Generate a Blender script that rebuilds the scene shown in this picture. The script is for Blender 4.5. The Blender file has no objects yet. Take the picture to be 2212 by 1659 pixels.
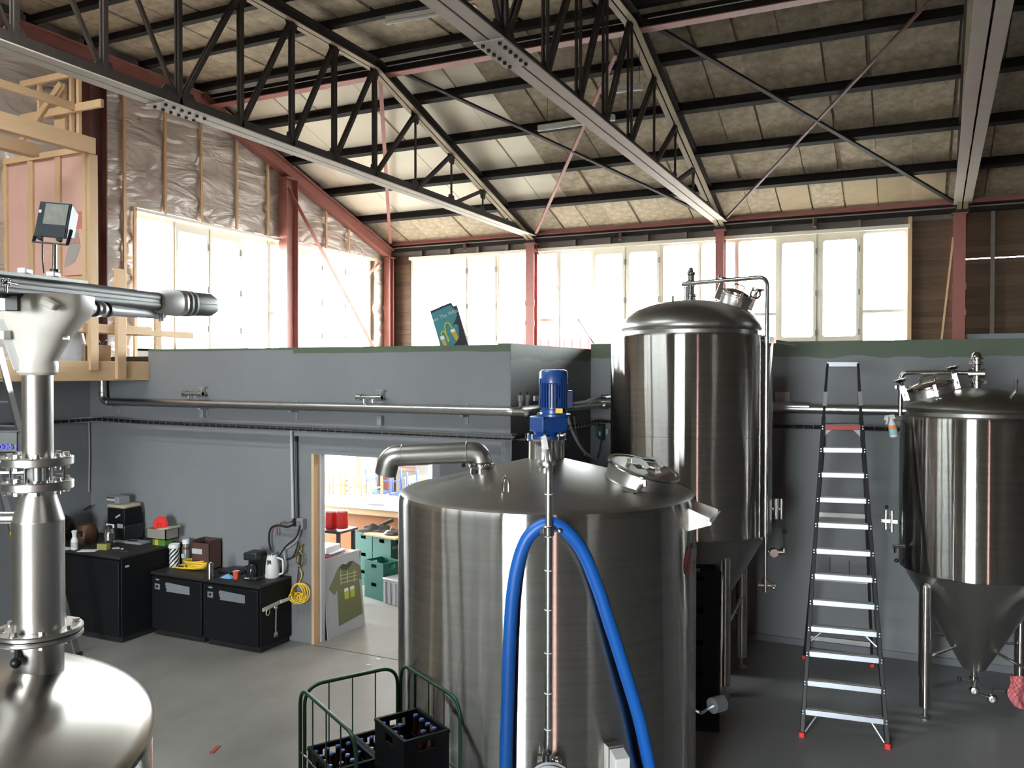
import bpy, math, random
from mathutils import Vector, Matrix, Euler
random.seed(7)
scene = bpy.context.scene
COL = scene.collection
PI = math.pi
# ---------------------------------------------------------------- camera
IW, IH = 2212, 1659
YAW, PITCH, ROLL, FPX = .44185, -.01422, .00161, 1818.7
EYE = Vector((0, 0, 3.05))
_cy, _sy = math.cos(YAW), math.sin(YAW)
_F = Vector((-_sy*math.cos(PITCH), _cy*math.cos(PITCH), math.sin(PITCH)))
_R = Vector((_cy, _sy, 0)); _U = _R.cross(_F)
_c, _s = math.cos(ROLL), math.sin(ROLL)
CR = _c*_R + _s*_U
CU = -_s*_R + _c*_U
cam = bpy.data.cameras.new('camera')
cam.sensor_width = 36; cam.sensor_fit = 'HORIZONTAL'; cam.lens = FPX/IW*36
cam.clip_start = .05; cam.clip_end = 300
camo = bpy.data.objects.new('camera', cam); COL.objects.link(camo)
camo.matrix_world = Matrix(((CR.x, CU.x, -_F.x, EYE.x), (CR.y, CU.y, -_F.y, EYE.y), (CR.z, CU.z, -_F.z, EYE.z), (0, 0, 0, 1)))
scene.camera = camo
# ---------------------------------------------------------------- daylight
world = bpy.data.worlds.new('world'); scene.world = world; world.use_nodes = True
wn = world.node_tree.nodes; wl = world.node_tree.links
wn['Background'].inputs[0].default_value = (.93, .97, 1.0, 1)
wn['Background'].inputs[1].default_value = 7.0
def portal(name, loc, sx, sy, rot):
    l = bpy.data.lights.new(name, 'AREA'); l.shape = 'RECTANGLE'; l.size = sx; l.size_y = sy
    l.cycles.is_portal = True
    o = bpy.data.objects.new(name, l); COL.objects.link(o); o.location = loc; o.rotation_euler = rot
portal('window_portal', (-4.8, 15.36, 4.4), 9.6, 2.05, (-PI/2, 0, 0))
portal('window_portal', (-10.26, 11.55, 4.36), 2.05, 5.9, (0, -PI/2, 0))
portal('window_portal', (-6.8, 15.36, 1.5), 5.6, 2.7, (-PI/2, 0, 0))
portal('window_portal', (-2.2, -7.16, 2.2), 3.6, 4.4, (PI/2, 0, 0))
portal('window_portal', (4.6, -7.16, 2.5), .7, 4.0, (PI/2, 0, 0))
portal('window_portal', (-10.26, 2.0, 1.6), 2.4, .7, (0, -PI/2, 0))
portal('window_portal', (-6.7, 3.5, 7.66), 5.4, .55, (0, 0, 0))
portal('window_portal', (-10.26, 11.5, 1.6), 2.3, 5.0, (0, -PI/2, 0))
scene.view_settings.view_transform = 'Standard'
scene.view_settings.look = 'None'
scene.view_settings.gamma = 1
scene.view_settings.use_curve_mapping = False
scene.view_settings.exposure = 3.1
scene.cycles.use_denoising = True
scene.cycles.sample_clamp_indirect = 6
scene.cycles.caustics_reflective = False
scene.cycles.caustics_refractive = False
scene.cycles.max_bounces = 10
scene.cycles.diffuse_bounces = 6
scene.cycles.glossy_bounces = 5
scene.cycles.transparent_max_bounces = 12

# ---------------------------------------------------------------- a point in the room from where the photograph shows it
def ray(u, v):
    return (CR*((u-IW/2)/FPX) - CU*((v-IH/2)/FPX) + _F)
def OX(u, v, x): d = ray(u, v); return EYE + d*(x/d.x)
def OY(u, v, y): d = ray(u, v); return EYE + d*(y/d.y)
def OZ(u, v, z): d = ray(u, v); return EYE + d*((z-EYE.z)/d.z)
def PD(u, v, dep): return EYE + ray(u, v)*dep

# ---------------------------------------------------------------- materials
def mat(name, col, rough=.6, metal=0., col2=None, nscale=6., namt=0., stretch=(1, 1, 1), bump=0., bscale=40., bstretch=None, aniso=0., arot=0., rnd=0., coat=0., spec=None, emit=None, thr=None):
    m = bpy.data.materials.new(name); m.use_nodes = True
    nt = m.node_tree; N = nt.nodes; L = nt.links
    b = N['Principled BSDF']
    b.inputs['Base Color'].default_value = (*col, 1)
    b.inputs['Roughness'].default_value = rough
    b.inputs['Metallic'].default_value = metal
    if spec is not None: b.inputs['Specular IOR Level'].default_value = spec
    if coat: b.inputs['Coat Weight'].default_value = coat; b.inputs['Coat Roughness'].default_value = .12
    if aniso:
        b.inputs['Anisotropic'].default_value = aniso; b.inputs['Anisotropic Rotation'].default_value = arot
        t = N.new('ShaderNodeTangent'); t.direction_type = 'RADIAL'; t.axis = 'Z'
        L.new(t.outputs[0], b.inputs['Tangent'])
    if emit: b.inputs['Emission Color'].default_value = (*emit[0], 1); b.inputs['Emission Strength'].default_value = emit[1]
    if col2 or bump or rnd:
        tc = N.new('ShaderNodeTexCoord')
    src = None
    if col2:
        mp = N.new('ShaderNodeMapping'); mp.inputs['Scale'].default_value = stretch
        L.new(tc.outputs['Object'], mp.inputs[0])
        nz = N.new('ShaderNodeTexNoise'); nz.inputs['Scale'].default_value = nscale; nz.inputs['Detail'].default_value = 6; nz.inputs['Roughness'].default_value = .65
        L.new(mp.outputs[0], nz.inputs['Vector'])
        rp = N.new('ShaderNodeValToRGB')
        a, z = thr if thr else (.5-.5*(1-namt)*.6-.02, .5+.5*(1-namt)*.6+.02)
        rp.color_ramp.elements[0].position = a; rp.color_ramp.elements[1].position = z
        rp.color_ramp.elements[0].color = (*col, 1); rp.color_ramp.elements[1].color = (*col2, 1)
        L.new(nz.outputs[0], rp.inputs[0]); src = rp.outputs[0]
    if rnd:
        oi = N.new('ShaderNodeObjectInfo')
        mr = N.new('ShaderNodeMapRange'); mr.inputs['To Min'].default_value = 1-rnd; mr.inputs['To Max'].default_value = 1+rnd
        L.new(oi.outputs['Random'], mr.inputs[0])
        hs = N.new('ShaderNodeHueSaturation'); hs.inputs['Color'].default_value = (*col, 1)
        if src: L.new(src, hs.inputs['Color'])
        L.new(mr.outputs[0], hs.inputs['Value']); src = hs.outputs[0]
    if src: L.new(src, b.inputs['Base Color'])
    if bump:
        mp2 = N.new('ShaderNodeMapping'); mp2.inputs['Scale'].default_value = bstretch or stretch
        L.new(tc.outputs['Object'], mp2.inputs[0])
        n2 = N.new('ShaderNodeTexNoise'); n2.inputs['Scale'].default_value = bscale; n2.inputs['Detail'].default_value = 4
        L.new(mp2.outputs[0], n2.inputs['Vector'])
        bp = N.new('ShaderNodeBump'); bp.inputs['Strength'].default_value = bump; bp.inputs['Distance'].default_value = .02
        L.new(n2.outputs[0], bp.inputs['Height']); L.new(bp.outputs[0], b.inputs['Normal'])
    return m
def glassmat(name, tint=(.96, .98, .97), refl=.08):
    m = bpy.data.materials.new(name); m.use_nodes = True
    N = m.node_tree.nodes; L = m.node_tree.links; N.clear()
    o = N.new('ShaderNodeOutputMaterial'); mx = N.new('ShaderNodeMixShader'); t = N.new('ShaderNodeBsdfTransparent'); g = N.new('ShaderNodeBsdfGlossy')
    t.inputs[0].default_value = (*tint, 1); g.inputs['Roughness'].default_value = .02
    fr = N.new('ShaderNodeFresnel'); fr.inputs[0].default_value = 1.45
    ge = N.new('ShaderNodeNewGeometry'); mu = N.new('ShaderNodeMath'); mu.operation = 'MULTIPLY'; sb_ = N.new('ShaderNodeMath'); sb_.operation = 'SUBTRACT'; sb_.inputs[0].default_value = 1; L.new(ge.outputs['Backfacing'], sb_.inputs[1]); L.new(sb_.outputs[0], mu.inputs[0]); L.new(fr.outputs[0], mu.inputs[1])
    L.new(mu.outputs[0], mx.inputs[0]); L.new(t.outputs[0], mx.inputs[1]); L.new(g.outputs[0], mx.inputs[2]); L.new(mx.outputs[0], o.inputs[0])
    return m
def brushed(name, col, col2, r=.22, an=.88):
    # ground stainless: grinding lines run round the vessel, so reflections stretch up and down
    m = bpy.data.materials.new(name); m.use_nodes = True
    N = m.node_tree.nodes; L = m.node_tree.links; N.clear()
    o = N.new('ShaderNodeOutputMaterial'); g = N.new('ShaderNodeBsdfAnisotropic'); g.distribution = 'GGX'
    g.inputs['Roughness'].default_value = r; g.inputs['Anisotropy'].default_value = an
    t = N.new('ShaderNodeTangent'); t.direction_type = 'RADIAL'; t.axis = 'Z'; L.new(t.outputs[0], g.inputs['Tangent'])
    tc = N.new('ShaderNodeTexCoord'); mp = N.new('ShaderNodeMapping'); mp.inputs['Scale'].default_value = (.4, .4, 14); L.new(tc.outputs['Object'], mp.inputs[0])
    nz = N.new('ShaderNodeTexNoise'); nz.inputs['Scale'].default_value = 3; nz.inputs['Detail'].default_value = 5; L.new(mp.outputs[0], nz.inputs['Vector'])
    rp = N.new('ShaderNodeValToRGB'); rp.color_ramp.elements[0].position = .35; rp.color_ramp.elements[1].position = .65; rp.color_ramp.elements[0].color = (*col, 1); rp.color_ramp.elements[1].color = (*col2, 1)
    L.new(nz.outputs[0], rp.inputs[0]); L.new(rp.outputs[0], g.inputs['Color']); L.new(g.outputs[0], o.inputs[0])
    return m
M = {}
M['steel'] = brushed('brushed_steel', (.48, .47, .45), (.55, .54, .52))
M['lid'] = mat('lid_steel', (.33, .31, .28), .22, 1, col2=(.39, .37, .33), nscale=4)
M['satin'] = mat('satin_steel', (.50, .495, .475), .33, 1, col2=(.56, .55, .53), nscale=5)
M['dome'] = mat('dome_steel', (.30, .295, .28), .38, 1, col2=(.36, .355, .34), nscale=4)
M['polish'] = mat('polished_steel', (.62, .61, .59), .12, 1)
M['galv'] = mat('galvanised_steel', (.50, .50, .50), .3, 1, col2=(.60, .60, .61), nscale=20)
M['alu'] = mat('aluminium', (.52, .56, .62), .45, 1, col2=(.58, .62, .68), nscale=8)
M['alutop'] = mat('ribbed_aluminium', (.26, .26, .25), .5, 1)
M['wall'] = mat('grey_paint', (.18, .186, .20), .62, col2=(.205, .211, .224), nscale=1.6, bump=.12, bscale=18)
M['wallD'] = mat('dark_grey_paint', (.11, .112, .118), .5)
M['shade'] = mat('unseen_dark_boards', (.035, .03, .026), .8, col2=(.05, .042, .036), nscale=3)  # dark finish chosen so unseen surfaces bounce and reflect little light
M['tray'] = mat('zinc_wire', (.16, .16, .16), .6, .3)
M['tube'] = mat('black_tube', (.022, .022, .022), .55)
M['base'] = mat('skirting_grey', (.13, .14, .16), .5)
M['floor'] = mat('power_floated_concrete', (.115, .11, .10), .40, col2=(.33, .315, .29), nscale=.8, stretch=(1, .6, 1), bump=.05, bscale=12)
M['floorR'] = mat('right_floor_grey', (.23, .235, .235), .45, col2=(.28, .285, .285), nscale=.9, bump=.04, bscale=12)
M['joint'] = mat('floor_joint', (.06, .055, .05), .9)
M['panel'] = mat('wood_wool_panel', (.26, .205, .14), .95, col2=(.52, .43, .32), nscale=9, namt=.35, bump=.4, bscale=60, rnd=.12)
M['beige'] = mat('cream_board', (.76, .68, .55), .85, col2=(.82, .74, .61), nscale=3, rnd=.04)
M['tan'] = mat('new_wood_wool_panel', (.36, .28, .185), .95, col2=(.44, .35, .235), nscale=6, bump=.3, bscale=60, rnd=.12)
M['purlin'] = mat('black_steel', (.014, .012, .011), .75, col2=(.022, .018, .016), nscale=9, spec=.2)
M['truss'] = mat('brown_black_steel', (.022, .016, .013), .7, col2=(.042, .031, .025), nscale=8, spec=.25)
M['dust'] = mat('dusty_grey_steel', (.46, .41, .35), .7, col2=(.56, .51, .44), nscale=5)
M['dust2'] = mat('dusty_brown_steel', (.30, .23, .15), .7, col2=(.40, .32, .22), nscale=7)
M['red'] = mat('red_oxide_steel', (.26, .085, .07), .55, col2=(.33, .12, .095), nscale=5)
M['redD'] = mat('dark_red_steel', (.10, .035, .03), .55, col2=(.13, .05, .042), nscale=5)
M['pine'] = mat('pine', (.56, .36, .20), .6, col2=(.66, .455, .265), nscale=4, stretch=(9, 9, 1.2), rnd=.08)
M['pineY'] = mat('pine_beam', (.56, .36, .20), .6, col2=(.66, .455, .265), nscale=4, stretch=(9, 1.2, 9), rnd=.06)
M['plank'] = mat('dark_plank', (.085, .050, .030), .8, col2=(.14, .085, .05), nscale=5, stretch=(1, 8, 8), rnd=.22)
M['greyboard'] = mat('weathered_board', (.16, .13, .11), .85, col2=(.22, .19, .165), nscale=4, stretch=(1, 6, 6), rnd=.12)
M['frame'] = mat('cream_frame', (.80, .74, .62), .5)
M['pink'] = mat('pink_insulation', (.62, .36, .29), .9, col2=(.68, .43, .36), nscale=5)
M['greyins'] = mat('grey_insulation', (.36, .33, .30), .9)
M['glass'] = glassmat('window_glass')
M['amberpane'] = glassmat('amber_dimming_glass', (.12, .11, .08))  # tint put into the pane to dim its reflection in the tanks
M['rose'] = glassmat('rose_reflection_glass', (.50, .38, .35))
M['black'] = mat('black_plastic', (.012, .012, .013), .45)
M['blackS'] = mat('black_lacquer', (.004, .0045, .0055), .55, col2=(.005, .0055, .0065), nscale=3, spec=.22)
M['cabtop'] = mat('dusty_black_top', (.014, .014, .014), .55, col2=(.028, .027, .025), nscale=6, spec=.3)
M['white'] = mat('white_plastic', (.72, .72, .70), .4)
M['cream'] = mat('cream_white_paint', (.66, .62, .55), .45)
M['hopper'] = mat('hopper_white', (.62, .585, .52), .4)
M['blue'] = mat('motor_blue', (.011, .052, .22), .38, coat=.2)
M['hose'] = mat('blue_hose', (.006, .105, .44), .42)
M['yellow'] = mat('yellow_plastic', (.75, .50, .03), .5)
M['redp'] = mat('red_plastic', (.65, .03, .025), .4)
M['orange'] = mat('orange_red', (.70, .09, .03), .5)
M['green'] = mat('green_tube', (.010, .075, .030), .4)
M['gcrate'] = mat('green_crate', (.015, .13, .10), .5)
M['bcrate'] = mat('black_crate', (.006, .007, .009), .6, spec=.2)
M['gcr'] = mat('grey_crate', (.33, .34, .36), .5)
M['cap'] = mat('blue_cap', (.16, .26, .72), .3, .3)
M['bottle'] = mat('brown_glass', (.045, .016, .005), .08)
M['greyp'] = mat('grey_plastic', (.25, .26, .28), .5)
M['lgrey'] = mat('light_grey_plastic', (.45, .46, .48), .5)
M['card'] = mat('cardboard', (.33, .20, .11), .8)
M['cardD'] = mat('dark_cardboard', (.10, .055, .04), .8)
M['tape'] = mat('grey_tape', (.16, .17, .19), .6)
M['brick'] = mat('brown_brick', (.10, .055, .04), .85, rnd=.2)
M['wood'] = mat('orange_wood', (.42, .16, .07), .45, col2=(.50, .21, .10), nscale=4, stretch=(1, 1, 6))
M['chair'] = mat('chair_wood', (.45, .20, .07), .45)
M['khaki'] = mat('khaki_print', (.15, .16, .075), .7)
M['sheet'] = mat('grey_sheet', (.40, .42, .43), .25)
M['paper'] = mat('paper', (.75, .75, .73), .8)
M['teal'] = mat('teal_print', (.045, .22, .25), .6)
M['navy'] = mat('navy_print', (.02, .018, .03), .6)
M['olive'] = mat('yellow_green_print', (.42, .45, .06), .6)
M['amber'] = mat('amber_print', (.55, .33, .04), .6)
M['cloth'] = mat('grey_cloth', (.06, .062, .055), .9)
M['led'] = mat('blue_display', (.0, .0, .02), .3, emit=((.01, .015, 1.), .16))
M['lamp'] = mat('added_lamp_diffuser', (.8, .8, .8), .5, emit=((1., .93, .82), 4.))
M['yard'] = mat('yard_paving', (.17, .165, .158), .9)
M['redb'] = mat('red_facade', (.25, .018, .018), .8)
M['cyan'] = mat('cyan_facade', (.022, .055, .062), .8)
M['brass'] = mat('worn_brass', (.35, .26, .10), .35, 1)
M['copper'] = mat('dull_copper', (.12, .06, .035), .5, .6)
# grey wall with the raw green board left bare along its top
def wallmat(name, z0, amp, left=None):
    m = mat(name, (.18, .186, .20), .62, col2=(.208, .214, .227), nscale=1.6, bump=.12, bscale=18)
    N = m.node_tree.nodes; L = m.node_tree.links; b = N['Principled BSDF']
    tc = N.new('ShaderNodeTexCoord'); sp = N.new('ShaderNodeSeparateXYZ'); L.new(tc.outputs['Object'], sp.inputs[0])
    nz = N.new('ShaderNodeTexNoise'); nz.inputs['Scale'].default_value = 2.2; nz.inputs['Detail'].default_value = 3
    mp = N.new('ShaderNodeMapping'); mp.inputs['Scale'].default_value = (1, 1, .02); L.new(tc.outputs['Object'], mp.inputs[0]); L.new(mp.outputs[0], nz.inputs['Vector'])
    ma = N.new('ShaderNodeMath'); ma.operation = 'MULTIPLY_ADD'; ma.inputs[1].default_value = amp; L.new(nz.outputs[0], ma.inputs[0]); L.new(sp.outputs[2], ma.inputs[2])
    src = ma.outputs[0]
    if left:
        st = N.new('ShaderNodeMath'); st.operation = 'LESS_THAN'; st.inputs[1].default_value = left; L.new(sp.outputs[0], st.inputs[0])
        m2 = N.new('ShaderNodeMath'); m2.operation = 'MULTIPLY_ADD'; m2.inputs[1].default_value = -.04; L.new(st.outputs[0], m2.inputs[0]); L.new(src, m2.inputs[2]); src = m2.outputs[0]
    gt = N.new('ShaderNodeMapRange'); gt.inputs['From Min'].default_value = z0; gt.inputs['From Max'].default_value = z0+.012; L.new(src, gt.inputs[0])
    mx = N.new('ShaderNodeMix'); mx.data_type = 'RGBA'; mx.inputs[7].default_value = (.085, .115, .075, 1)
    old = b.inputs['Base Color'].links[0].from_socket
    L.new(gt.outputs[0], mx.inputs[0]); L.new(old, mx.inputs[6]); L.new(mx.outputs[2], b.inputs['Base Color'])
    return m
M['wallA'] = wallmat('grey_paint_bare_top', 3.265, .03, -6.3)
M['wallB'] = wallmat('grey_paint_bare_top_rear', 3.275, .12)
M['wallC'] = wallmat('grey_paint_bare_top_return', 3.225, .10)
# crumpled vapour film over insulation
def filmmat():
    m = mat('vapour_film', (.45, .385, .335), .25, col2=(.60, .53, .475), nscale=1.4)
    N = m.node_tree.nodes; L = m.node_tree.links; b = N['Principled BSDF']
    tc = N.new('ShaderNodeTexCoord')
    mp = N.new('ShaderNodeMapping'); mp.inputs['Scale'].default_value = (1, .45, 1.5); mp.inputs['Rotation'].default_value = (.45, 0, 0); L.new(tc.outputs['Object'], mp.inputs[0])
    nz = N.new('ShaderNodeTexNoise'); nz.inputs['Scale'].default_value = 2.1; nz.inputs['Detail'].default_value = 5; nz.inputs['Roughness'].default_value = .42; nz.inputs['Distortion'].default_value = 1.0; L.new(mp.outputs[0], nz.inputs['Vector'])
    rd = N.new('ShaderNodeMath'); rd.operation = 'SUBTRACT'; rd.inputs[1].default_value = .5; L.new(nz.outputs[0], rd.inputs[0])
    ab = N.new('ShaderNodeMath'); ab.operation = 'ABSOLUTE'; L.new(rd.outputs[0], ab.inputs[0])
    bp = N.new('ShaderNodeBump'); bp.inputs['Strength'].default_value = 1.; bp.inputs['Distance'].default_value = .13; L.new(ab.outputs[0], bp.inputs['Height']); L.new(bp.outputs[0], b.inputs['Normal'])
    n2 = N.new('ShaderNodeTexNoise'); n2.inputs['Scale'].default_value = 1.5; n2.inputs['Detail'].default_value = 4; n2.inputs['Distortion'].default_value = 2
    mp2 = N.new('ShaderNodeMapping'); mp2.inputs['Scale'].default_value = (1, .6, 3); L.new(tc.outputs['Object'], mp2.inputs[0]); L.new(mp2.outputs[0], n2.inputs['Vector'])
    rp = N.new('ShaderNodeMapRange'); rp.inputs['From Min'].default_value = .63; rp.inputs['From Max'].default_value = .70; rp.inputs['To Max'].default_value = .6; L.new(n2.outputs[0], rp.inputs[0])
    mx = N.new('ShaderNodeMix'); mx.data_type = 'RGBA'; mx.inputs[7].default_value = (.38, .11, .09, 1)
    old = b.inputs['Base Color'].links[0].from_socket
    L.new(rp.outputs[0], mx.inputs[0]); L.new(old, mx.inputs[6]); L.new(mx.outputs[2], b.inputs['Base Color'])
    return m
M['film'] = filmmat()

# ---------------------------------------------------------------- mesh builder
def V3(p): return Vector(p)
class MB:
    def __init__(s): s.v = []; s.f = []; s.mi = []; s.m = 0
    def _add(s, vs, fs):
        b = len(s.v); s.v += [tuple(p) for p in vs]; s.f += [tuple(i+b for i in f) for f in fs]; s.mi += [s.m]*len(fs); return s
    def box(s, c, d, R=None):
        c = V3(c); x, y, z = d[0]/2, d[1]/2, d[2]/2
        if isinstance(R, (int, float)): R = Matrix.Rotation(R, 3, 'Z')
        P = [Vector((a*x, b*y, e*z)) for e in (-1, 1) for b in (-1, 1) for a in (-1, 1)]
        if R is not None: P = [R @ p for p in P]
        return s._add([c+p for p in P], [(0, 2, 3, 1), (4, 5, 7, 6), (0, 1, 5, 4), (2, 6, 7, 3), (0, 4, 6, 2), (1, 3, 7, 5)])
    def b2(s, a, b): return s.box([(a[i]+b[i])/2 for i in range(3)], [abs(b[i]-a[i]) for i in range(3)])
    def bar(s, p, q, w, h, up=(0, 0, 1)):
        p, q = V3(p), V3(q); d = (q-p).normalized(); up = V3(up)
        if abs(d.dot(up)) > .98: up = Vector((1, 0, 0))
        sx = d.cross(up).normalized(); sz = sx.cross(d)
        R = Matrix((sx, d, sz)).transposed()
        return s.box((p+q)/2, (w, (q-p).length, h), R)
    def hexa(s, P): return s._add(P, [(0, 2, 3, 1), (4, 5, 7, 6), (0, 1, 5, 4), (2, 6, 7, 3), (0, 4, 6, 2), (1, 3, 7, 5)])
    def prism(s, poly, o, ex, ey, ez):
        o, ex, ey, ez = V3(o), V3(ex), V3(ey), V3(ez); n = len(poly)
        A = [o+ex*a+ey*b for a, b in poly]; B = [p+ez for p in A]
        return s._add(A+B, [tuple(range(n-1, -1, -1)), tuple(range(n, 2*n))]+[(i, (i+1) % n, n+(i+1) % n, n+i) for i in range(n)])
    def lathe(s, prof, o=(0, 0, 0), ax=(0, 0, 1), n=32):
        o = V3(o); az = V3(ax).normalized(); t = Vector((1, 0, 0)) if abs(az.x) < .9 else Vector((0, 1, 0))
        ay = az.cross(t).normalized(); axx = ay.cross(az)
        vs = []; fs = []; rows = []
        for r, z in prof:
            if r < 1e-6: rows.append([len(vs)]); vs.append(o+az*z)
            else:
                rows.append(list(range(len(vs), len(vs)+n)))
                vs += [o+az*z+axx*(r*math.cos(2*PI*i/n))+ay*(r*math.sin(2*PI*i/n)) for i in range(n)]
        for a, b in zip(rows, rows[1:]):
            for i in range(n):
                j = (i+1) % n
                if len(a) == 1 and len(b) == 1: continue
                if len(a) == 1: fs.append((a[0], b[j], b[i]))
                elif len(b) == 1: fs.append((a[i], a[j], b[0]))
                else: fs.append((a[i], a[j], b[j], b[i]))
        return s._add(vs, fs)
    def cyl(s, p, q, r, r2=None, n=16):
        p, q = V3(p), V3(q); L = (q-p).length
        return s.lathe([(0, 0), (r, 0), (r if r2 is None else r2, L), (0, L)], p, q-p, n)
    def ball(s, c, r, n=14, k=8, sc=(1, 1, 1)):
        b = len(s.v); s.lathe([(r*math.sin(PI*i/k), -r*math.cos(PI*i/k)) for i in range(k+1)], (0, 0, 0), (0, 0, 1), n)
        c = V3(c)
        s.v[b:] = [(c.x+p[0]*sc[0], c.y+p[1]*sc[1], c.z+p[2]*sc[2]) for p in s.v[b:]]; return s
    def tube(s, path, r, n=10, closed=False):
        P = [V3(p) for p in path]
        Q = [P[0]]
        for p in P[1:]:
            if (p-Q[-1]).length > 1e-5: Q.append(p)
        P = Q; k = len(P); vs = []; fs = []
        T = []
        for i in range(k):
            a = P[(i-1) % k] if closed or i else P[0]; b = P[(i+1) % k] if closed or i < k-1 else P[-1]
            T.append((b-a).normalized())
        t = Vector((0, 0, 1)) if abs(T[0].z) < .9 else Vector((1, 0, 0))
        u = T[0].cross(t).normalized()
        for i in range(k):
            u = (u-T[i]*u.dot(T[i])).normalized(); w = T[i].cross(u)
            rr = r[i] if isinstance(r, (list, tuple)) else r
            vs += [P[i]+u*(rr*math.cos(2*PI*j/n))+w*(rr*math.sin(2*PI*j/n)) for j in range(n)]
        m = k if closed else k-1
        for i in range(m):
            a = i*n; b = ((i+1) % k)*n
            for j in range(n): fs.append((a+j, a+(j+1) % n, b+(j+1) % n, b+j))
        if not closed: fs += [tuple(range(n-1, -1, -1)), tuple(range((k-1)*n, k*n))]
        return s._add(vs, fs)
    def torus(s, c, ax, R, r, n=24, k=8):
        az = V3(ax).normalized(); t = Vector((1, 0, 0)) if abs(az.x) < .9 else Vector((0, 1, 0)); ay = az.cross(t).normalized(); axx = ay.cross(az); c = V3(c)
        return s.tube([c+axx*(R*math.cos(2*PI*i/n))+ay*(R*math.sin(2*PI*i/n)) for i in range(n)], r, k, True)
    def xf(s, Mx):
        s.v = [tuple(Mx @ Vector(p)) for p in s.v]; return s
    def mesh(s, name, mats):
        me = bpy.data.meshes.new(name); me.from_pydata(s.v, [], s.f)
        if not isinstance(mats, (list, tuple)): mats = [mats]
        for m in mats: me.materials.append(m)
        if len(mats) > 1: me.polygons.foreach_set('material_index', s.mi)
        me.validate(); me.polygons.foreach_set('use_smooth', [True]*len(me.polygons)); me.set_sharp_from_angle(angle=math.radians(35)); me.update()
        return me
    def build(s, name, mats, parent=None, bevel=0., label=None, local=False):
        if parent is not None and not local:
            Mi = wmat(parent).inverted(); s.v = [tuple(Mi @ Vector(p)) for p in s.v]
        o = bpy.data.objects.new(name, s.mesh(name, mats)); COL.objects.link(o)
        if parent is not None: o.parent = parent
        if bevel:
            bm = o.modifiers.new('bevel', 'BEVEL'); bm.width = bevel; bm.segments = 2; bm.limit_method = 'ANGLE'; bm.angle_limit = .7
        if label: o['label'] = label
        return o
def wmat(o):
    m = o.matrix_basis.copy()
    while o.parent: o = o.parent; m = o.matrix_basis @ m
    return m
def thing(name, label, cat, loc=(0, 0, 0), rz=0., group=None):
    o = bpy.data.objects.new(name, None); COL.objects.link(o); o.empty_display_size = .1
    o.location = loc; o.rotation_euler = (0, 0, rz)
    return tag(o, label, cat, group)
def tag(o, label, cat, group=None):
    o['label'] = label; o['category'] = cat
    if group: o['group'] = group
    return o
def struct(o): o['kind'] = 'structure'; return o
def copy_tree(o, parent=None):
    c = o.copy(); COL.objects.link(c); c.parent = parent
    for ch in list(o.children): copy_tree(ch, c)
    return c
def arc(pts, rad, n=6):
    P = [V3(p) for p in pts]; out = [P[0]]
    for a, b, c in zip(P, P[1:], P[2:]):
        d1 = (a-b).normalized(); d2 = (c-b).normalized()
        ang = d1.angle(d2)
        t = min(rad/math.tan(ang/2), (a-b).length*.49, (c-b).length*.49)
        s, e = b+d1*t, b+d2*t
        for i in range(n+1):
            k = i/n; out.append((1-k)**2*s+2*k*(1-k)*b+k*k*e)
    return out+[P[-1]]
def spline(pts, n=6, closed=False):
    P = [V3(p) for p in pts]; out = []; k = len(P)
    for i in range(k if closed else k-1):
        p0 = P[(i-1) % k] if closed or i else P[0]; p1 = P[i]; p2 = P[(i+1) % k]; p3 = P[(i+2) % k] if closed or i < k-2 else P[-1]
        for j in range(n):
            t = j/n; out.append(.5*((2*p1)+(p2-p0)*t+(2*p0-5*p1+4*p2-p3)*t*t+(3*p1-p0-3*p2+p3)*t**3))
    return out if closed else out+[P[-1]]
def text(body, size, name, m, parent, Mx, depth=.0015):
    cu = bpy.data.curves.new(name, 'FONT'); cu.body = body; cu.size = size; cu.extrude = depth; cu.align_x = 'CENTER'; cu.align_y = 'CENTER'; cu.resolution_u = 3
    t = bpy.data.objects.new(name, cu); COL.objects.link(t)
    bpy.context.view_layer.update()
    me = bpy.data.meshes.new_from_object(t); bpy.data.objects.remove(t)
    me.transform(wmat(parent).inverted() @ Mx); me.materials.clear(); me.materials.append(m)
    o = bpy.data.objects.new(name, me); COL.objects.link(o); o.parent = parent; return o
def frame3(o, ex, ey, ez):
    return Matrix(((ex[0], ey[0], ez[0], o[0]), (ex[1], ey[1], ez[1], o[1]), (ex[2], ey[2], ez[2], o[2]), (0, 0, 0, 1)))
# ================================================================ the building
from mathutils import noise as mnoise
def ibeam(mb, p, q, w, h, t=.012, up=(0, 0, 1)):
    p, q = V3(p), V3(q); d = (q-p).normalized(); up = V3(up); sx = d.cross(up).normalized(); sz = sx.cross(d)
    a, b = w/2, h/2; k = t/2
    poly = [(-a, -b), (a, -b), (a, -b+t), (k, -b+t), (k, b-t), (a, b-t), (a, b), (-a, b), (-a, b-t), (-k, b-t), (-k, -b+t), (-a, -b+t)]
    return mb.prism(poly, p, sx, sz, q-p)
# floor
fl = struct(MB().b2((-10.3, -2.8, -.12), (8.2, 15.4, 0)).b2((-10.3, -7.2, -.12), (8.2, -2.8, 0)).build('floor', M['floor']))
MB().b2((-3.45, -7.0, -.02), (8.0, 9.84, .002)).build('right_floor', M['floorR'], fl)  # right-hand floor in a separate, more even grey
MB().b2((-6.02, 7.50, -.01), (-3.2, 7.512, .0015)).build('joint', M['joint'], fl)
MB().b2((-3.46, 7.0, -.01), (-3.45, 7.5, .0015)).build('joint', M['joint'], fl)
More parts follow.
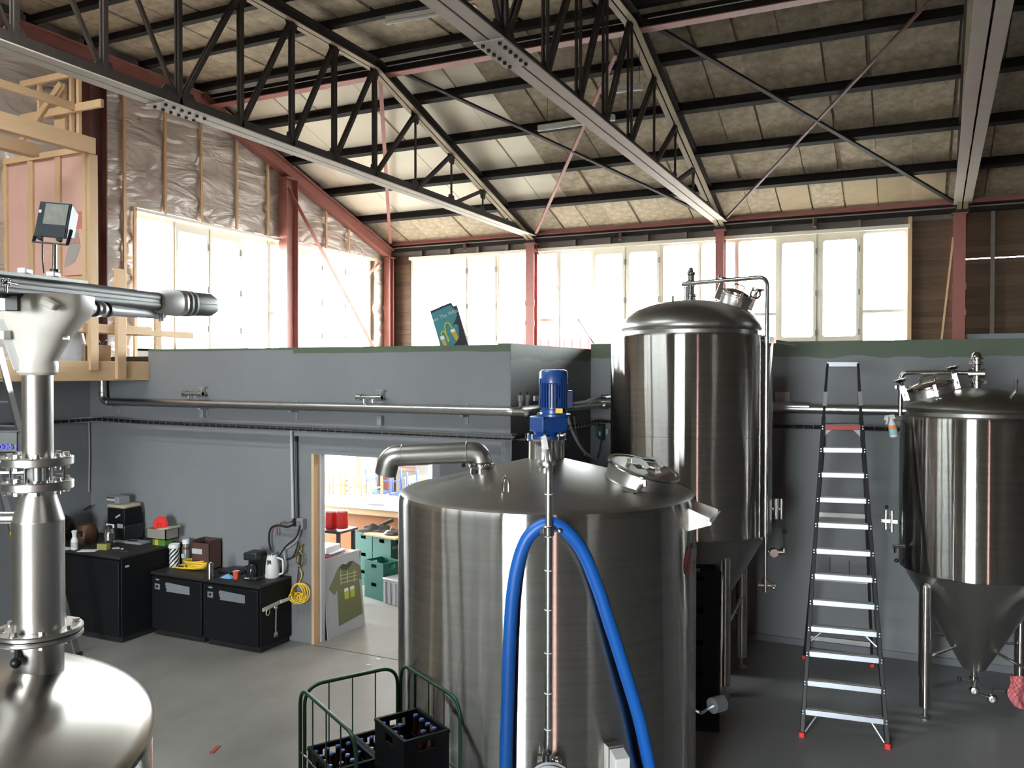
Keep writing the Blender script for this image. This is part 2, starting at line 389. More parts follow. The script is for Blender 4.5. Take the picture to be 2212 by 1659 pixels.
# outer walls
ZW0, ZW1 = 3.38, 5.42
w = MB()
w.b2((-10.3, -7.2, 0), (-10.1, 1.65, ZW0)); w.b2((-10.3, 2.35, 0), (-10.1, 9.0, ZW0)); w.b2((-10.3, 14.0, 0), (-10.1, 15.4, ZW0)); w.b2((-10.3, 9.0, 0), (-10.1, 14.0, .45)); w.b2((-10.3, 9.0, 2.75), (-10.1, 14.0, ZW0)); w.b2((-10.3, 1.65, 0), (-10.1, 2.35, .4)); w.b2((-10.3, 1.65, 2.8), (-10.1, 2.35, ZW0)); w.b2((-10.3, -7.2, ZW0), (-10.1, -2.8, 5.7)); w.b2((-10.3, -2.8, ZW0), (-10.1, 8.6, ZW1)); w.b2((-10.3, 14.52, ZW0), (-10.1, 15.4, ZW1))
w.prism([(-2.8, ZW1), (15.4, ZW1), (15.4, 5.72), (9.75, 7.58), (2.75, 7.58), (-2.8, 5.72)], (-10.3, 0, 0), (0, 1, 0), (0, 0, 1), (.2, 0, 0))
wall_left = struct(w.build('wall_left', M['greyins']))
w = MB()
w.b2((-10.1, 15.2, 0), (8.2, 15.4, .1)); w.b2((-10.1, 15.2, 2.8), (8.2, 15.4, ZW0-.02)); w.b2((-10.1, 15.2, .1), (-9.6, 15.4, 2.8)); w.b2((-4.0, 15.2, .1), (8.2, 15.4, 2.8))
w.b2((-10.1, 15.22, 5.46), (8.2, 15.4, 5.95)); w.b2((2.0, 15.2, ZW0-.02), (8.2, 15.4, 5.46)); w.b2((-10.1, 15.24, ZW0-.02), (-9.56, 15.4, 5.46))
wall_back = struct(w.build('wall_back', M['greyboard']))
w = MB()
w.b2((-10.1, -7.2, 0), (-4.0, -7.0, 5.5)); w.b2((-.4, -7.2, 0), (4.25, -7.0, 5.5)); w.b2((-4.0, -7.2, 4.4), (-.4, -7.0, 5.5))
w.b2((4.95, -7.2, 0), (8.2, -7.0, 5.5)); w.b2((4.25, -7.2, 0), (4.95, -7.0, .5)); w.b2((4.25, -7.2, 4.5), (4.95, -7.0, 5.5))
w.b2((-10.1, -2.8, 5.45), (8.2, -2.6, 5.85))
wall_front = struct(w.build('wall_front', M['shade']))
w = MB().b2((8.0, -7.2, 0), (8.2, 15.2, 5.6)); w.prism([(-2.6, 5.6), (15.2, 5.6), (9.75, 7.5), (2.75, 7.5)], (8, 0, 0), (0, 1, 0), (0, 0, 1), (.2, 0, 0))
struct(w.build('wall_right', M['shade']))
struct(MB().b2((-9.62, -7.0, 0), (-9.60, 1.6, 2.95)).b2((-9.62, 2.4, 0), (-9.60, 5.2, 2.95)).build('added_dark_lining', M['shade']))  # unseen dark boards added to darken what the tanks mirror
# boarded parts of the back wall, board by board
def board_row(x0, x1, z0, z1, pitch, par, m, y=15.2, gaps=()):
    z = z0; k = 0
    while z < z1:
        h = pitch*1.06 if k not in gaps else pitch*.82
        a = random.uniform(-.003, .003)
        MB().hexa([(x0, y-.016+a, z), (x1, y-.016+a, z), (x0, y+.03, z), (x1, y+.03, z), (x0, y-.001+a, z+h), (x1, y-.001+a, z+h), (x0, y+.03, z+h), (x1, y+.03, z+h)]).build('board', m, par)
        z += pitch; k += 1
board_row(-.02, .64, 3.3, 5.5, .092, wall_back, M['plank'])
board_row(.70, 2.02, 3.3, 5.66, .092, wall_back, M['plank'], gaps=(16,))
board_row(-9.98, -9.56, 3.3, 5.5, .092, wall_back, M['plank'])
for x in (-.02, 1.15): MB().b2((x-.03, 15.12, 3.3), (x+.03, 15.19, 5.6)).build('post', M['pine'] if x < 0 else M['greyboard'], wall_back)
MB().bar((.42, 15.1, 3.3), (.60, 15.1, 5.2), .03, .03).build('post', M['pine'], wall_back)
MB().b2((.80, 15.05, 3.56), (2.2, 15.17, 3.66)).build('rail', M['greyp'], wall_back)
MB().b2((-9.55, 15.19, 5.455), (-.02, 15.215, 5.72)).build('header_board', M['greyboard'], wall_back)
for u in (912, 973, 1034, 1098, 1243, 1318, 1399, 1482, 1666, 1761, 1857):
    x = OY(u, 530, 15.15).x; MB().b2((x-.025, 15.09, 5.47), (x+.025, 15.195, 5.66)).build('block', M['greyboard'], wall_back)
MB().b2((-9.55, 15.10, 5.40), (-.02, 15.20, 5.46)).build('head_rail', M['frame'], wall_back)

# ---------------------------------------------------------------- windows
def window(name, items, pt, z0, z1, ends):
    root = MB()
    def bx(a, b, d0, d1, za, zb, mb): 
        p, q = pt(a, d0, za), pt(b, d1, zb); mb.b2([min(p[i], q[i]) for i in range(3)], [max(p[i], q[i]) for i in range(3)])
    bx(ends[0], ends[1], 0, .10, z0-.03, z0, root); bx(ends[0], ends[1], 0, .10, z1, z1+.04, root)
    edges = [ends[0]]
    for i, (a, b, t) in enumerate(items):
        r = .028 if t == 'F' else .048
        lo, hi = a-r, b+r
        bx(edges[-1], lo, 0, .10, z0, z1, root); edges.append(hi)
    bx(edges[-1], ends[1], 0, .10, z0, z1, root)
    ro = struct(root.build(name, M['frame']))
    for a, b, t in items:
        r = .028 if t == 'F' else .048
        zt, zb = (z1-.05, z0+.07) if t == 'F' else (z1-.13, z0+.28)
        f = MB()
        d0, d1 = (.01, .07) if t == 'F' else (-.015, .06)
        bx(a-r, a, d0, d1, z0, z1, f); bx(b, b+r, d0, d1, z0, z1, f); bx(a, b, d0, d1, zt, z1, f); bx(a, b, d0, d1, z0, zb, f)
        # eased corners
        k = .03
        for (cx, cz, sx, sz) in ((a, zt, 1, -1), (b, zt, -1, -1), (a, zb, 1, 1), (b, zb, -1, 1)):
            P = [pt(cx, d0+.005, cz), pt(cx+sx*k, d0+.005, cz), pt(cx, d0+.005, cz+sz*k), pt(cx, d1-.005, cz), pt(cx+sx*k, d1-.005, cz), pt(cx, d1-.005, cz+sz*k)]
            f._add(P, [(0, 1, 2), (5, 4, 3), (0, 3, 4, 1), (1, 4, 5, 2), (2, 5, 3, 0)])
        if t == 'F': bx(a, b, d0, d1, 4.045, 4.095, f)
        sa = f.build('fixed_light' if t == 'F' else 'sash', M['frame'], ro)
        g = MB(); bx(a-.01, b+.01, .036, .042, zb-.01, zt+.01, g); g.build('pane', M['glass'], sa)
        if t == 'S':
            h = MB()
            for zz in (z0+.35, (z0+z1)/2, z1-.3): bx(b+r-.012, b+r+.012, -.03, -.01, zz-.05, zz+.05, h)
            h.build('hinges', M['greyp'], sa)
    return ro
bk = [(-9.49, -8.87, 'F'), (-8.78, -8.27, 'S'), (-8.11, -7.6, 'S'), (-7.47, -6.9, 'F'), (-6.80, -6.24, 'F'), (-6.15, -5.53, 'F'), (-5.43, -4.9, 'S'), (-4.76, -4.24, 'S'), (-4.12, -3.48, 'F'), (-3.42, -2.83, 'F'), (-2.76, -2.13, 'F'), (-2.02, -1.51, 'S'), (-1.35, -.83, 'S'), (-.72, -.08, 'F')]
window('window_1', bk, lambda s, d, z: (s, 15.2+d, z), ZW0, ZW1-.005, (-9.55, -.03))
gb = [(8.69, 9.36, 'F'), (9.44, 10.01, 'S'), (10.13, 10.72, 'S'), (10.79, 11.43, 'F'), (11.5, 12.17, 'F'), (12.26, 12.86, 'S'), (12.96, 13.58, 'S'), (13.68, 14.42, 'F')]
window('window_2', gb, lambda s, d, z: (-10.1-d, s, z), ZW0, ZW1-.1, (8.6, 14.52))
# bar room windows and unseen openings, some added only for their light
def plainwin(name, xs, y, z0, z1, dr=1, rose=False):
    r = MB()
    for x in xs: r.b2((x-.04, y, z0), (x+.04, y+.1*dr, z1))
    r.b2((xs[0], y, z0), (xs[-1], y+.1*dr, z0+.06)); r.b2((xs[0], y, z1-.06), (xs[-1], y+.1*dr, z1))
    ro = struct(r.build(name, M['frame']))
    for a, b in zip(xs, xs[1:]): MB().b2((a+.03, y+.045*dr, z0+.05), (b-.03, y+.051*dr, z1-.05)).build('pane', M['glass'] if not rose else M['rose'], ro)
plainwin('window_3', [-9.6, -8.5, -7.4, -6.2, -5.1, -4.0], 15.22, .1, 2.8)
plainwin('added_pink_window', [4.25, 4.95], -7.15, .5, 4.5, 1, True)  # unseen tinted opening added to give the tanks a pink reflected strip
plainwin('door_3', [-4.0, -2.9, -2.2, -.4], -7.15, .02, 4.4)
struct(MB().b2((-10.25, 1.65, .4), (-10.2, 2.35, 2.8)).build('window_5', M['amberpane']))
struct(MB().b2((-10.2, 9.0, .45), (-10.15, 14.0, 2.75)).build('added_side_window', M['glass']))  # unseen opening added to bring side light into the bar room

# ---------------------------------------------------------------- grey partition walls
YP = 7.536
w = MB()
w.b2((-9.62, YP, 0), (-8.57, YP+.15, 2.95)); w.b2((-8.57, YP, 0), (-6.02, YP+.15, 3.322)); w.b2((-6.02, YP, 2.13), (-4.48, YP+.15, 3.322)); w.b2((-4.48, YP, 0), (-3.585, YP+.15, 3.322))
wall_bar = struct(w.build('wall_bar', M['wallA']))
struct(MB().b2((-3.72, YP+.002, 0), (-3.58, 9.86, 3.335)).build('wall_bar_side', M['wallC']))
struct(MB().b2((-3.582, 9.853, 0), (8.0, 10.0, 3.397)).build('wall_rear', M['wallB']))
struct(MB().b2((-9.75, -2.6, 0), (-9.62, 1.65, 2.95)).b2((-9.75, 2.35, 0), (-9.62, 7.69, 2.95)).b2((-9.75, 1.65, 0), (-9.62, 2.35, .4)).b2((-9.75, 1.65, 2.8), (-9.62, 2.35, 2.95)).build('wall_left_lower', M['wall']))
struct(MB().b2((-3.56, 9.835, 0), (8.0, 9.853, .075)).build('baseboard_rear', M['base']))
ce = struct(MB().b2((-9.62, YP+.15, 3.14), (-3.72, 15.19, 3.24)).b2((-3.72, 10.0, 3.14), (8, 15.19, 3.24)).build('ceiling_bar', M['shade']))
# doorway lining and the black sliding leaf beside it
jm = struct(MB().b2((-6.035, YP-.012, 0), (-6.0, YP+.16, 2.13)).build('trim_1', M['pine']))
struct(MB().b2((-6.0, YP+.09, .0), (-5.975, YP+.15, 2.12)).build('trim_2', M['lgrey']))
lf = struct(MB().b2((-4.36, YP-.05, .01), (-3.60, YP-.008, 2.125)).build('door_1', M['wallD']))
MB().b2((-4.30, YP-.075, .95), (-4.26, YP-.05, 1.25)).build('handle', M['alu'], lf)

# ---------------------------------------------------------------- roof
SL = .326
def zb(y):
    if y > 9.75: return 7.36-SL*(y-9.75)+ (.04 if y < 9.9 else 0)
    if y < 2.75: return 7.36-SL*(2.75-y)
    return 7.40
def zp(y):
    if y > 9.75: return 7.50-SL*(y-9.75)
    if y < 2.75: return 7.50-SL*(2.75-y)
    return 7.50
r = MB()
pr = [(-2.8, zp(-2.8)+.06), (2.75, 7.56), (9.75, 7.56), (15.45, zp(15.45)+.06), (15.45, zp(15.45)+.14), (9.75, 7.64), (2.75, 7.64), (-2.8, zp(-2.8)+.14)]
for i in (0, 1, 2):
    q = [pr[i], pr[i+1], pr[6-i], pr[7-i]]
    if i != 1: r.prism(q, (-10.3, 0, 0), (0, 1, 0), (0, 0, 1), (18.5, 0, 0))
for a, b in (((-10.3, 2.75), (8.2, 3.225)), ((-10.3, 3.775), (8.2, 9.75)), ((-10.3, 3.225), (-9.4, 3.775)), ((-4.0, 3.225), (8.2, 3.775))): r.b2((*a, 7.56), (*b, 7.64))
struct(MB().b2((-9.4, 3.225, 7.585), (-4.0, 3.775, 7.60)).build('added_rooflight', M['glass']))  # unseen roof opening added to light the floor from above
r.b2((-10.3, -7.2, 5.45), (8.2, -2.8, 5.6))
ceil = struct(r.build('ceiling', M['panel']))
YS = [15.2, 13.90, 12.86, 11.78, 10.75, 9.76, 8.70, 7.82, 7.0, 6.2]
PW = .5
tanc = set(int((OY(u, 410, 14.5).x+10.0)//PW) for u in (1748, 1862, 1918, 2036))
rowmesh = {}
for k, (ya, yb) in enumerate(zip(YS, YS[1:])):
    for c in range(24):
        x = -10.0+PW*c
        m = 'panel'
        if 1 <= k <= 4 and x < -5.55: m = 'beige'
        if k == 0 and c in tanc: m = 'tan'
        if (k, m) not in rowmesh:
            a, b = ya-.012, yb+.012
            za, zz = zp(a+0), zp(b)
            if k == 4: zz = zp(9.7501)
            mb = MB(); w2 = PW/2-(.004 if m != 'beige' else .0015); e = .006 if m != 'beige' else .002
            mb.hexa([(-w2+e, b, zz), (w2-e, b, zz), (-w2+e, a, za), (w2-e, a, za), (-w2, b, zz+.045), (w2, b, zz+.045), (-w2, a, za+.045), (w2, a, za+.045)])
            rowmesh[(k, m)] = mb.mesh('panel', M[m])
        o = bpy.data.objects.new('panel', rowmesh[(k, m)]); COL.objects.link(o); o.parent = ceil
        o.location = (x+PW/2, 0, random.uniform(-.003, .003)); o.rotation_euler = (0, random.uniform(-.004, .004), 0)
mb = MB()
for k, (ya, yb) in enumerate(list(zip(YS, YS[1:]))+[(6.2, 5.3), (5.3, 4.5), (4.5, 3.9)]):
    for c in range(36):
        if k < 9 and c < 24: continue
        x = -10+PW*c; mb.b2((x+.006, yb+.012, zp((ya+yb)/2)), (x+PW-.006, ya-.012, zp((ya+yb)/2)+.05)) if k > 4 else mb.hexa([(x+.006, yb+.01, zp(yb)), (x+PW-.006, yb+.01, zp(yb)), (x+.006, ya-.01, zp(ya)), (x+PW-.006, ya-.01, zp(ya)), (x+.006, yb+.01, zp(yb)+.05), (x+PW-.006, yb+.01, zp(yb)+.05), (x+.006, ya-.01, zp(ya)+.05), (x+PW-.006, ya-.01, zp(ya)+.05)])
pf = mb.build('panel_field', M['panel'], ceil); pf['kind'] = 'stuff'
# purlins
ordn = ['lowest', 'second', 'third', 'fourth', 'fifth']
for i, y in enumerate((13.90, 12.86, 11.78, 10.75, 9.76, 8.70, 7.82, 7.0, 6.2)):
    if i < 5: lab = f'long black steel purlin under the sloping roof, {ordn[i]} up from the eaves'
    else: lab = f'long black steel purlin under the flat top of the roof, {["first", "second", "third", "fourth"][i-5]} past the fold'
    mb = MB(); ibeam(mb, (-10.06, y, zb(y)+.06), (7.99, y, zb(y)+.06), .095, .135, .014, (0, SL if y > 9.8 else 0, 1))
    tag(mb.build('purlin', M['purlin']), lab, 'beam')
t = thing('ridge_beam', 'long black steel beam with a red lower flange beneath the fold of the roof', 'beam', (-1, 9.99, 7.27))
mb = MB(); ibeam(mb, (-10.0, 9.99, 7.30), (7.99, 9.99, 7.30), .10, .16, .014); mb.b2((-10.0, 10.06, 7.24), (7.99, 10.075, 7.36)); mb.build('beam', M['purlin'], t)
MB().b2((-10.0, 9.91, 7.205), (7.99, 10.07, 7.218)).build('lower_flange', M['red'], t)
MB().bar((-10.0, 9.90, 7.30), (7.99, 9.90, 7.30), .004, .012).build('edge_strip', M['dust'], t)
t = thing('eaves_beam', 'long red oxide steel beam along the eaves above the long window', 'beam', (-1, 15.0, 5.6))
mb = MB(); ibeam(mb, (-9.9, 15.03, 5.79), (7.99, 15.03, 5.79), .12, .17, .014); mb.build('beam', M['red'], t)
MB().b2((-9.9, 15.04, 5.58), (7.99, 15.12, 5.69)).build('gutter_board', M['purlin'], t)
MB().tube([(-9.9, 15.02, 5.655), (7.9, 15.02, 5.655)], .012, 8).build('conduit', M['greyboard'], t)
for u in (1005, 1340, 1760):
    p = OY(u, 515, 15.0); MB().box((p.x, 14.98, 5.57), (.05, .09, .14), .3).build('bracket', M['redD'], t)
# roof trusses
NY = [15.0, 13.95, 12.97, 11.87, 10.78, 9.72, 8.82, 8.00, 7.15, 6.28, 5.41, 4.56, 3.74, 2.84, 1.78, .69, -.41, -1.45, -2.5]
def ztop(y): return (7.27 if 2.8 <= y <= 9.73 else (7.27-SL*(y-9.72) if y > 9.73 else 7.27-SL*(2.84-y)))
ZBC = 5.69
def dbl(mb, p, q, t, gap, h, dirx):
    for s in (-1, 1): mb.bar(p+dirx*(s*(gap/2+t/2)), q+dirx*(s*(gap/2+t/2)), t, h, dirx.cross(q-p).normalized())
def truss(pa, pb, label):
    """pa: foot on the window wall; pb: a second point of its plane."""
    pa, pb = V3(pa), V3(pb); d = Vector((pb.x-pa.x, pb.y-pa.y, 0)); d *= 1/-(d.y); nx = Vector((-d.y, d.x, 0)).normalized(); nx = nx if nx.x > 0 else -nx
    def at(y, z): p = pa+d*(15.0-y); return Vector((p.x, p.y, z))
    T = thing('roof_truss', label, 'truss', at(15.0, ZBC))
    n = len(NY)
    bc = MB(); bw = MB()
    for s in (-1, 1):
        bc.bar(at(15.0, ZBC+.006)+nx*(s*.068), at(-2.5, ZBC+.006)+nx*(s*.068), .116, .012)
        bw.bar(at(15.0, ZBC+.078)+nx*(s*.018), at(-2.5, ZBC+.078)+nx*(s*.018), .012, .13)
    bo_ = bc.build('bottom_chord', M['dust'], T); bw.build('chord_webs', M['truss'], bo_)
    tc = MB(); fg = MB()
    pts = [(15.08, 5.62+.03), (9.72, 7.27), (2.84, 7.27), (-2.5, 5.6)]
    for (ya, za), (yb, zz) in zip(pts, pts[1:]):
        a, b = at(ya, za), at(yb, zz); up = nx.cross(b-a).normalized(); up = up if up.z > 0 else -up
        for s in (-1, 1):
            tc.bar(a+nx*(s*.058)+up*.055, b+nx*(s*.058)+up*.055, .10, .012, up)
            tc.bar(a+nx*(s*.014), b+nx*(s*.014), .012, .11, up)
            fg.bar(a+nx*(s*.045)-up*.055, b+nx*(s*.045)-up*.055, .07, .010, up)
    to = tc.build('top_chord', M['truss'], T); fg.build('flange_angles', M['dust2'], to)
    c = 9
    for k in range(1, n-1):
        y = NY[k]
        if ztop(y)-ZBC < .2: continue
        m = MB(); dbl(m, at(y, ZBC+.05), at(y, ztop(y)-.02), .018, .026, .05, nx) if 5 <= k <= 13 else m.bar(at(y, ZBC+.05), at(y, ztop(y)-.02), .026, .026, nx); m.build('vertical_strut', M['truss'], T)
    for k in range(1, n-1):
        if k == c: continue
        j = k+1 if k < c else k-1
        if k in (1, n-2): continue
        if k > 13: continue
        m = MB(); dbl(m, at(NY[j], ZBC+.06), at(NY[k], ztop(NY[k])-.03), .018, .026, .048, nx) if k < c else m.bar(at(NY[j], ZBC+.06), at(NY[k], ztop(NY[k])-.03), .036, .036, nx); m.build('diagonal_strut', M['truss'], T)
    for k in range(2, 15):
        y = NY[k]; a = .13 if k != c else .3
        gp = MB(); gp.prism([(-a, -.02), (a, -.02), (a*.6, .16), (-a*.6, .16)], at(y, ZBC+.05)-nx*.006, d*1.0, (0, 0, 1), nx*.012); gp.build('gusset_plate', M['truss'], T)
        gp = MB(); gp.prism([(-.12, 0), (.12, 0), (.07, -.15), (-.07, -.15)], at(y, ztop(y)-.02)-nx*.006, d*1.0, (0, 0, 1), nx*.012); gp.build('gusset_plate', M['truss'], T)
    sp = MB(); sp.bar(at(6.0, ZBC-.008), at(6.6, ZBC-.008), .27, .012); so = sp.build('splice_plate', M['dust'], T)
    bo = MB()
    for s in (-1, 1):
        for i in range(6):
            p = at(6.05+.1*i, ZBC-.014)+nx*(s*.075); bo.cyl(p, p-Vector((0, 0, .022)), .017, n=6)
    bo.build('bolts', M['truss'], so)
    MB().b2(at(15.08, 5.55)-nx*.1-Vector((0, .1, 0)), at(15.0, 5.69)+nx*.1).build('bearing_plate', M['truss'], T)
    return T
truss((-6.70, 15.0, 0), (-6.70, 5, 0), 'brown black lattice roof truss in the left part of the hall, nearest the gable')
truss((-3.05, 15.0, 0), (-3.05, 5, 0), 'brown black lattice roof truss in the middle, behind the tall fermenter')
p3 = OZ(2148, 0, ZBC)
truss((.72, 15.0, 0), p3, 'brown black lattice roof truss at the right edge, seen almost end on')
# red frame at the gable
rf = MB()
pts = [(15.0, 5.52), (9.75, 7.24), (2.75, 7.24), (-2.5, 5.5)]
for (a, za), (b, zz) in zip(pts, pts[1:]): ibeam(rf, (-9.93, a, za), (-9.93, b, zz), .15, .22, .02, (0, 0, 1))
tag(rf.build('gable_rafter', M['red']), 'red oxide steel rafter following the roof edge along the gable', 'beam')
def column(x, y, w, h, z1, lab, m='red'):
    t = thing('steel_column', lab, 'column', (x, y, 0))
    b = MB(); ibeam(b, (x, y, 0), (x, y, z1), w, h, .016, (0, 1, 0)); b.build('shaft', M[m], t)
    MB().b2((x-w/2-.03, y-h/2-.03, z1-.02), (x+w/2+.03, y+h/2+.03, z1)).build('cap_plate', M[m], t)
    bb = MB()
    for z in (3.95, 4.35): bb.b2((x-w/2-.015, y-h/2-.012, z), (x+w/2+.015, y-h/2, z+.10))
    bb.build('splice_plates', M[m], t)
for u, w, lab in ((1146, .17, 'red steel column before the long window at the foot of the left truss'), (1555, .15, 'red steel column before the long window behind the tall fermenter'), (2072, .17, 'red steel column between dark boarded walls at the right')):
    x = OY(u, 600, 15.0).x; column(x, 15.0+.06, w, .18, 5.56, lab)
column(-9.93, 14.93, .14, .16, 5.45, 'red steel column in the far corner where gable and long window meet')
column(-9.93, 11.77, .18, .30, 6.45, 'red steel column standing before the gable window')
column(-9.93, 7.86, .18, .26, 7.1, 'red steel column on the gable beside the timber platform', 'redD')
# bracing
def roofpt(u, v, dz=-.02):
    d = ray(u, v); n = Vector((0, SL, 1)); c0 = 7.36+dz+SL*9.75; return EYE+d*((c0-n.dot(EYE))/n.dot(d))
def brace(a, b, w, m, lab, flat=.03):
    tag(MB().bar(a, b, w, flat).build('roof_brace', M[m]), lab, 'brace')
brace(roofpt(851, 148), roofpt(1550, 474), .075, 'truss', 'dark diagonal roof brace from the left truss down to the middle truss foot')
brace(roofpt(1330, 118), roofpt(1158, 503), .05, 'red', 'red diagonal roof brace rising from the left truss foot')
brace(roofpt(821, 164), roofpt(843, 524), .06, 'red', 'red roof brace falling to the far gable corner')
brace(roofpt(1390, 42), roofpt(2060, 436), .07, 'truss', 'dark diagonal roof brace falling to the right hand column')
brace(roofpt(2010, 0), roofpt(1570, 470), .035, 'redD', 'thin brown roof brace rising to the right from the middle truss foot')
def gbrace(a, b, lab): tag(MB().bar(OX(*a, -9.86), OX(*b, -9.86), .012, .07, (1, 0, 0)).build('gable_brace', M['red']), lab, 'brace')
gbrace((622, 405), (806, 748), 'red flat brace falling from the gable column across the gable window')
gbrace((822, 565), (655, 748), 'red flat brace rising across the gable window to the corner column')
# loose cable by the long window
tag(MB().tube([OY(1155, 530, 14.98), OY(1180, 590, 14.9), OY(1211, 628, 14.9)], .008, 6).build('loose_cable', M['black']), 'thin dark cable hanging beside the column at the left truss foot', 'cable')
tag(MB().tube([OY(1249, 690, 15.185), OY(1265, 715, 15.185), OY(1282, 742, 15.185)], .008, 6).build('loose_cable', M['black']), 'thin dark cable slanting across the bottom of the long window', 'cable')
# fluorescent fittings hung from the roof
def batten(a, b, ztop_, lab, board=False):
    a, b = V3(a), V3(b); d = (b-a).normalized()
    t = thing('fluorescent_light', lab, 'light fitting', (a+b)/2)
    MB().bar(a, b, .07, .05).build('housing', M['cream'], t, bevel=.008)
    tb = MB(); tb.tube([a+Vector((0, -.01, -.045)), b+Vector((0, -.01, -.045))], .019, 10); tb.build('lamp_tube', M['white'], t)
    for p, s in ((a, 1), (b, -1)): MB().box(p+d*(.015*s)+Vector((0, 0, -.03)), (.03, .06, .05)).build('end_cap', M['cream'], t)
    wr = MB()
    for k in (.12, .88):
        p = a.lerp(b, k); wr.tube([p, Vector((p.x, p.y, ztop_))], .003, 5)
    wr.build('hanging_wires', M['purlin'], t)
    if board: MB().bar(a+Vector((-.07, .10, .035)), b+Vector((.03, .10, .035)), .09, .022).build('backing_board', M['wood'], t)
batten(OZ(835, 42, 7.16), OZ(1015, 12, 7.16), 7.45, 'fluorescent fitting on an orange board under the flat roof, top of the view', True)
batten(OY(1163, 275, 11.15), OY(1328, 251, 11.15), zp(11.15), 'cream fluorescent fitting hung under the sloping roof behind the middle truss')
batten(OY(1331, 191, 10.25), OY(1388, 184, 10.25), zp(10.25), 'short pale fluorescent fitting seen through the struts of the middle truss')
# little sockets clipped under purlins
for (u, v, lab) in ((2052, 168, 'small pale socket clipped under the roof near the right truss'), (1493, 243, 'small socket hanging under the roof right of the middle truss')):
    p = OZ(u, v, zp(11.2)-.2); t = thing('ceiling_socket', lab, 'socket', p)
    MB().box(p, (.07, .04, .10)).build('body', M['cream'], t, bevel=.006); MB().box(p+Vector((0, -.022, 0)), (.03, .01, .06)).build('face', M['black'], t); MB().tube([p, Vector((p.x, p.y, zp(p.y)))], .006, 6).build('drop_cable', M['black'], t)
# outside, seen through the panes
struct(MB().b2((-60, -40, -.4), (60, 90, -.15)).build('ground_outside', M['yard']))
def container(p0, p1, lab, m):
    t = thing('shipping_container', lab, 'container', ((p0[0]+p1[0])/2, p0[1], p0[2]))
    MB().b2(p0, p1).build('shell', M[m], t)
    rb = MB(); x = p0[0]+.1
    while x < p1[0]: rb.b2((x, p0[1]-.05, p0[2]+.1), (x+.15, p0[1], p1[2]-.1)); x += .35
    rb.build('ribs', M[m], t)
a, b = OY(1058, 735, 32), OY(1300, 728, 32)
container((a.x, 32, -.15), (b.x, 34.4, 4.5), 'red ribbed container outside, low behind the long window', 'redb')
a, b = OY(1600, 735, 30), OY(1980, 735, 30)
container((a.x, 31, -.15), (b.x, 33, 4.05), 'red ribbed container outside, behind the right end of the long window', 'redb')
a, b = OY(1045, 700, 42), OY(1130, 700, 42)
bt = thing('far_building', 'pale blue building outside, far behind the long window', 'building', (a.x, 42, -.15))
MB().b2((a.x, 42, -.15), (b.x+3, 48, 7.3)).build('facade', M['cyan'], bt)
wd = MB()
for i in range(4):
    for j in range(2): wd.b2((a.x+.6+1.3*i, 41.95, 2+2.3*j), (a.x+1.3+1.3*i, 42, 3.4+2.3*j))
wd.build('window_bands', M['glass'], bt)
# ---------------------------------------------------------------- vapour film and battens on the gable
g = MB(); NYf, NZf = 110, 46
def fz1(y): return zp(y)-.10 if y < 15 else 5.6
idx = {}
for i in range(NYf+1):
    y = 5.2+(15.05-5.2)*i/NYf
    for j in range(NZf+1):
        z = 3.05+(fz1(y)-3.05)*j/NZf
        p = Vector((0, y*1.1, z*2.1)); q = abs(mnoise.noise(p*1.1))+.5*abs(mnoise.noise(p*2.7+Vector((3, 0, 0))))
        x = -10.07+.05*(1-2.2*q)+.012*mnoise.noise(p*6)
        x = max(x, -10.095)
        idx[i, j] = len(g.v); g.v.append((x, y, z))
for i in range(NYf):
    for j in range(NZf):
        y = 5.2+9.85*(i+.5)/NYf; z = 3.05+(fz1(y)-3.05)*(j+.5)/NZf
        if 8.6 < y < 14.52 and ZW0-.1 < z < ZW1-.02: continue
        g.f.append((idx[i, j], idx[i+1, j], idx[i+1, j+1], idx[i, j+1])); g.mi.append(0)
struct(g.build('wall_left_film', M['film']))
for u in (267, 355, 433, 510, 577, 640, 703, 752):
    y = OX(u, 400, -10.03).y; MB().b2((-10.03, y-.022, ZW1-.06 if y > 8.55 else 3.1), (-10.0, y+.022, zb(y)-.1)).build('batten', M['pine'], wall_left)
for y in (8.58, 14.56): MB().b2((-10.03, y-.025, 3.1), (-10.0, y+.025, 5.4)).build('batten', M['pine'], wall_left)
MB().b2((-10.06, 8.6, ZW1-.08), (-9.99, 14.5, ZW1-.04)).build('head_rail', M['frame'], wall_left)
# ================================================================ timber loft on the left
UP = Vector((0, 0, 1))
t = thing('timber_loft', 'raw pine loft framing with pink insulation at the upper left, on the grey wall', 'loft', (-8.57, 6, 2.94))
MB().b2((-8.61, -2.5, 2.94), (-8.55, 7.53, 3.17)).build('rim_beam', M['pineY'], t, bevel=.004)
MB().b2((-10.08, -2.5, 2.98), (-8.62, 7.53, 3.06)).build('deck', M['greyboard'], t)
MB().b2((-8.55, 7.03, 2.96), (-8.50, 7.155, 4.27)).build('post', M['pine'], t, bevel=.004)
MB().b2((-8.62, 6.2, 3.50), (-8.565, 7.60, 3.605)).build('handrail', M['pineY'], t, bevel=.004)
MB().b2((-8.66, 6.3, 3.49), (-8.625, 8.32, 3.57)).build('handrail', M['pineY'], t, bevel=.004)
MB().b2((-8.66, 7.70, 3.17), (-8.63, 7.80, 3.80)).build('post', M['pine'], t, bevel=.004)
MB().b2((-10.0, 7.42, 3.06), (-8.62, 7.52, 3.14)).build('joist', M['pine'], t)
yw = 6.73
xs = [OY(u, 450, yw).x for u in (17, 73, 132, 191)]
zlo = OY(165, 598, yw).z; zhi = OY(180, 332, yw).z
for x in xs: MB().b2((x-.045, yw-.05, zlo), (x+.045, yw+.05, zhi)).build('stud', M['pine'], t, bevel=.003)
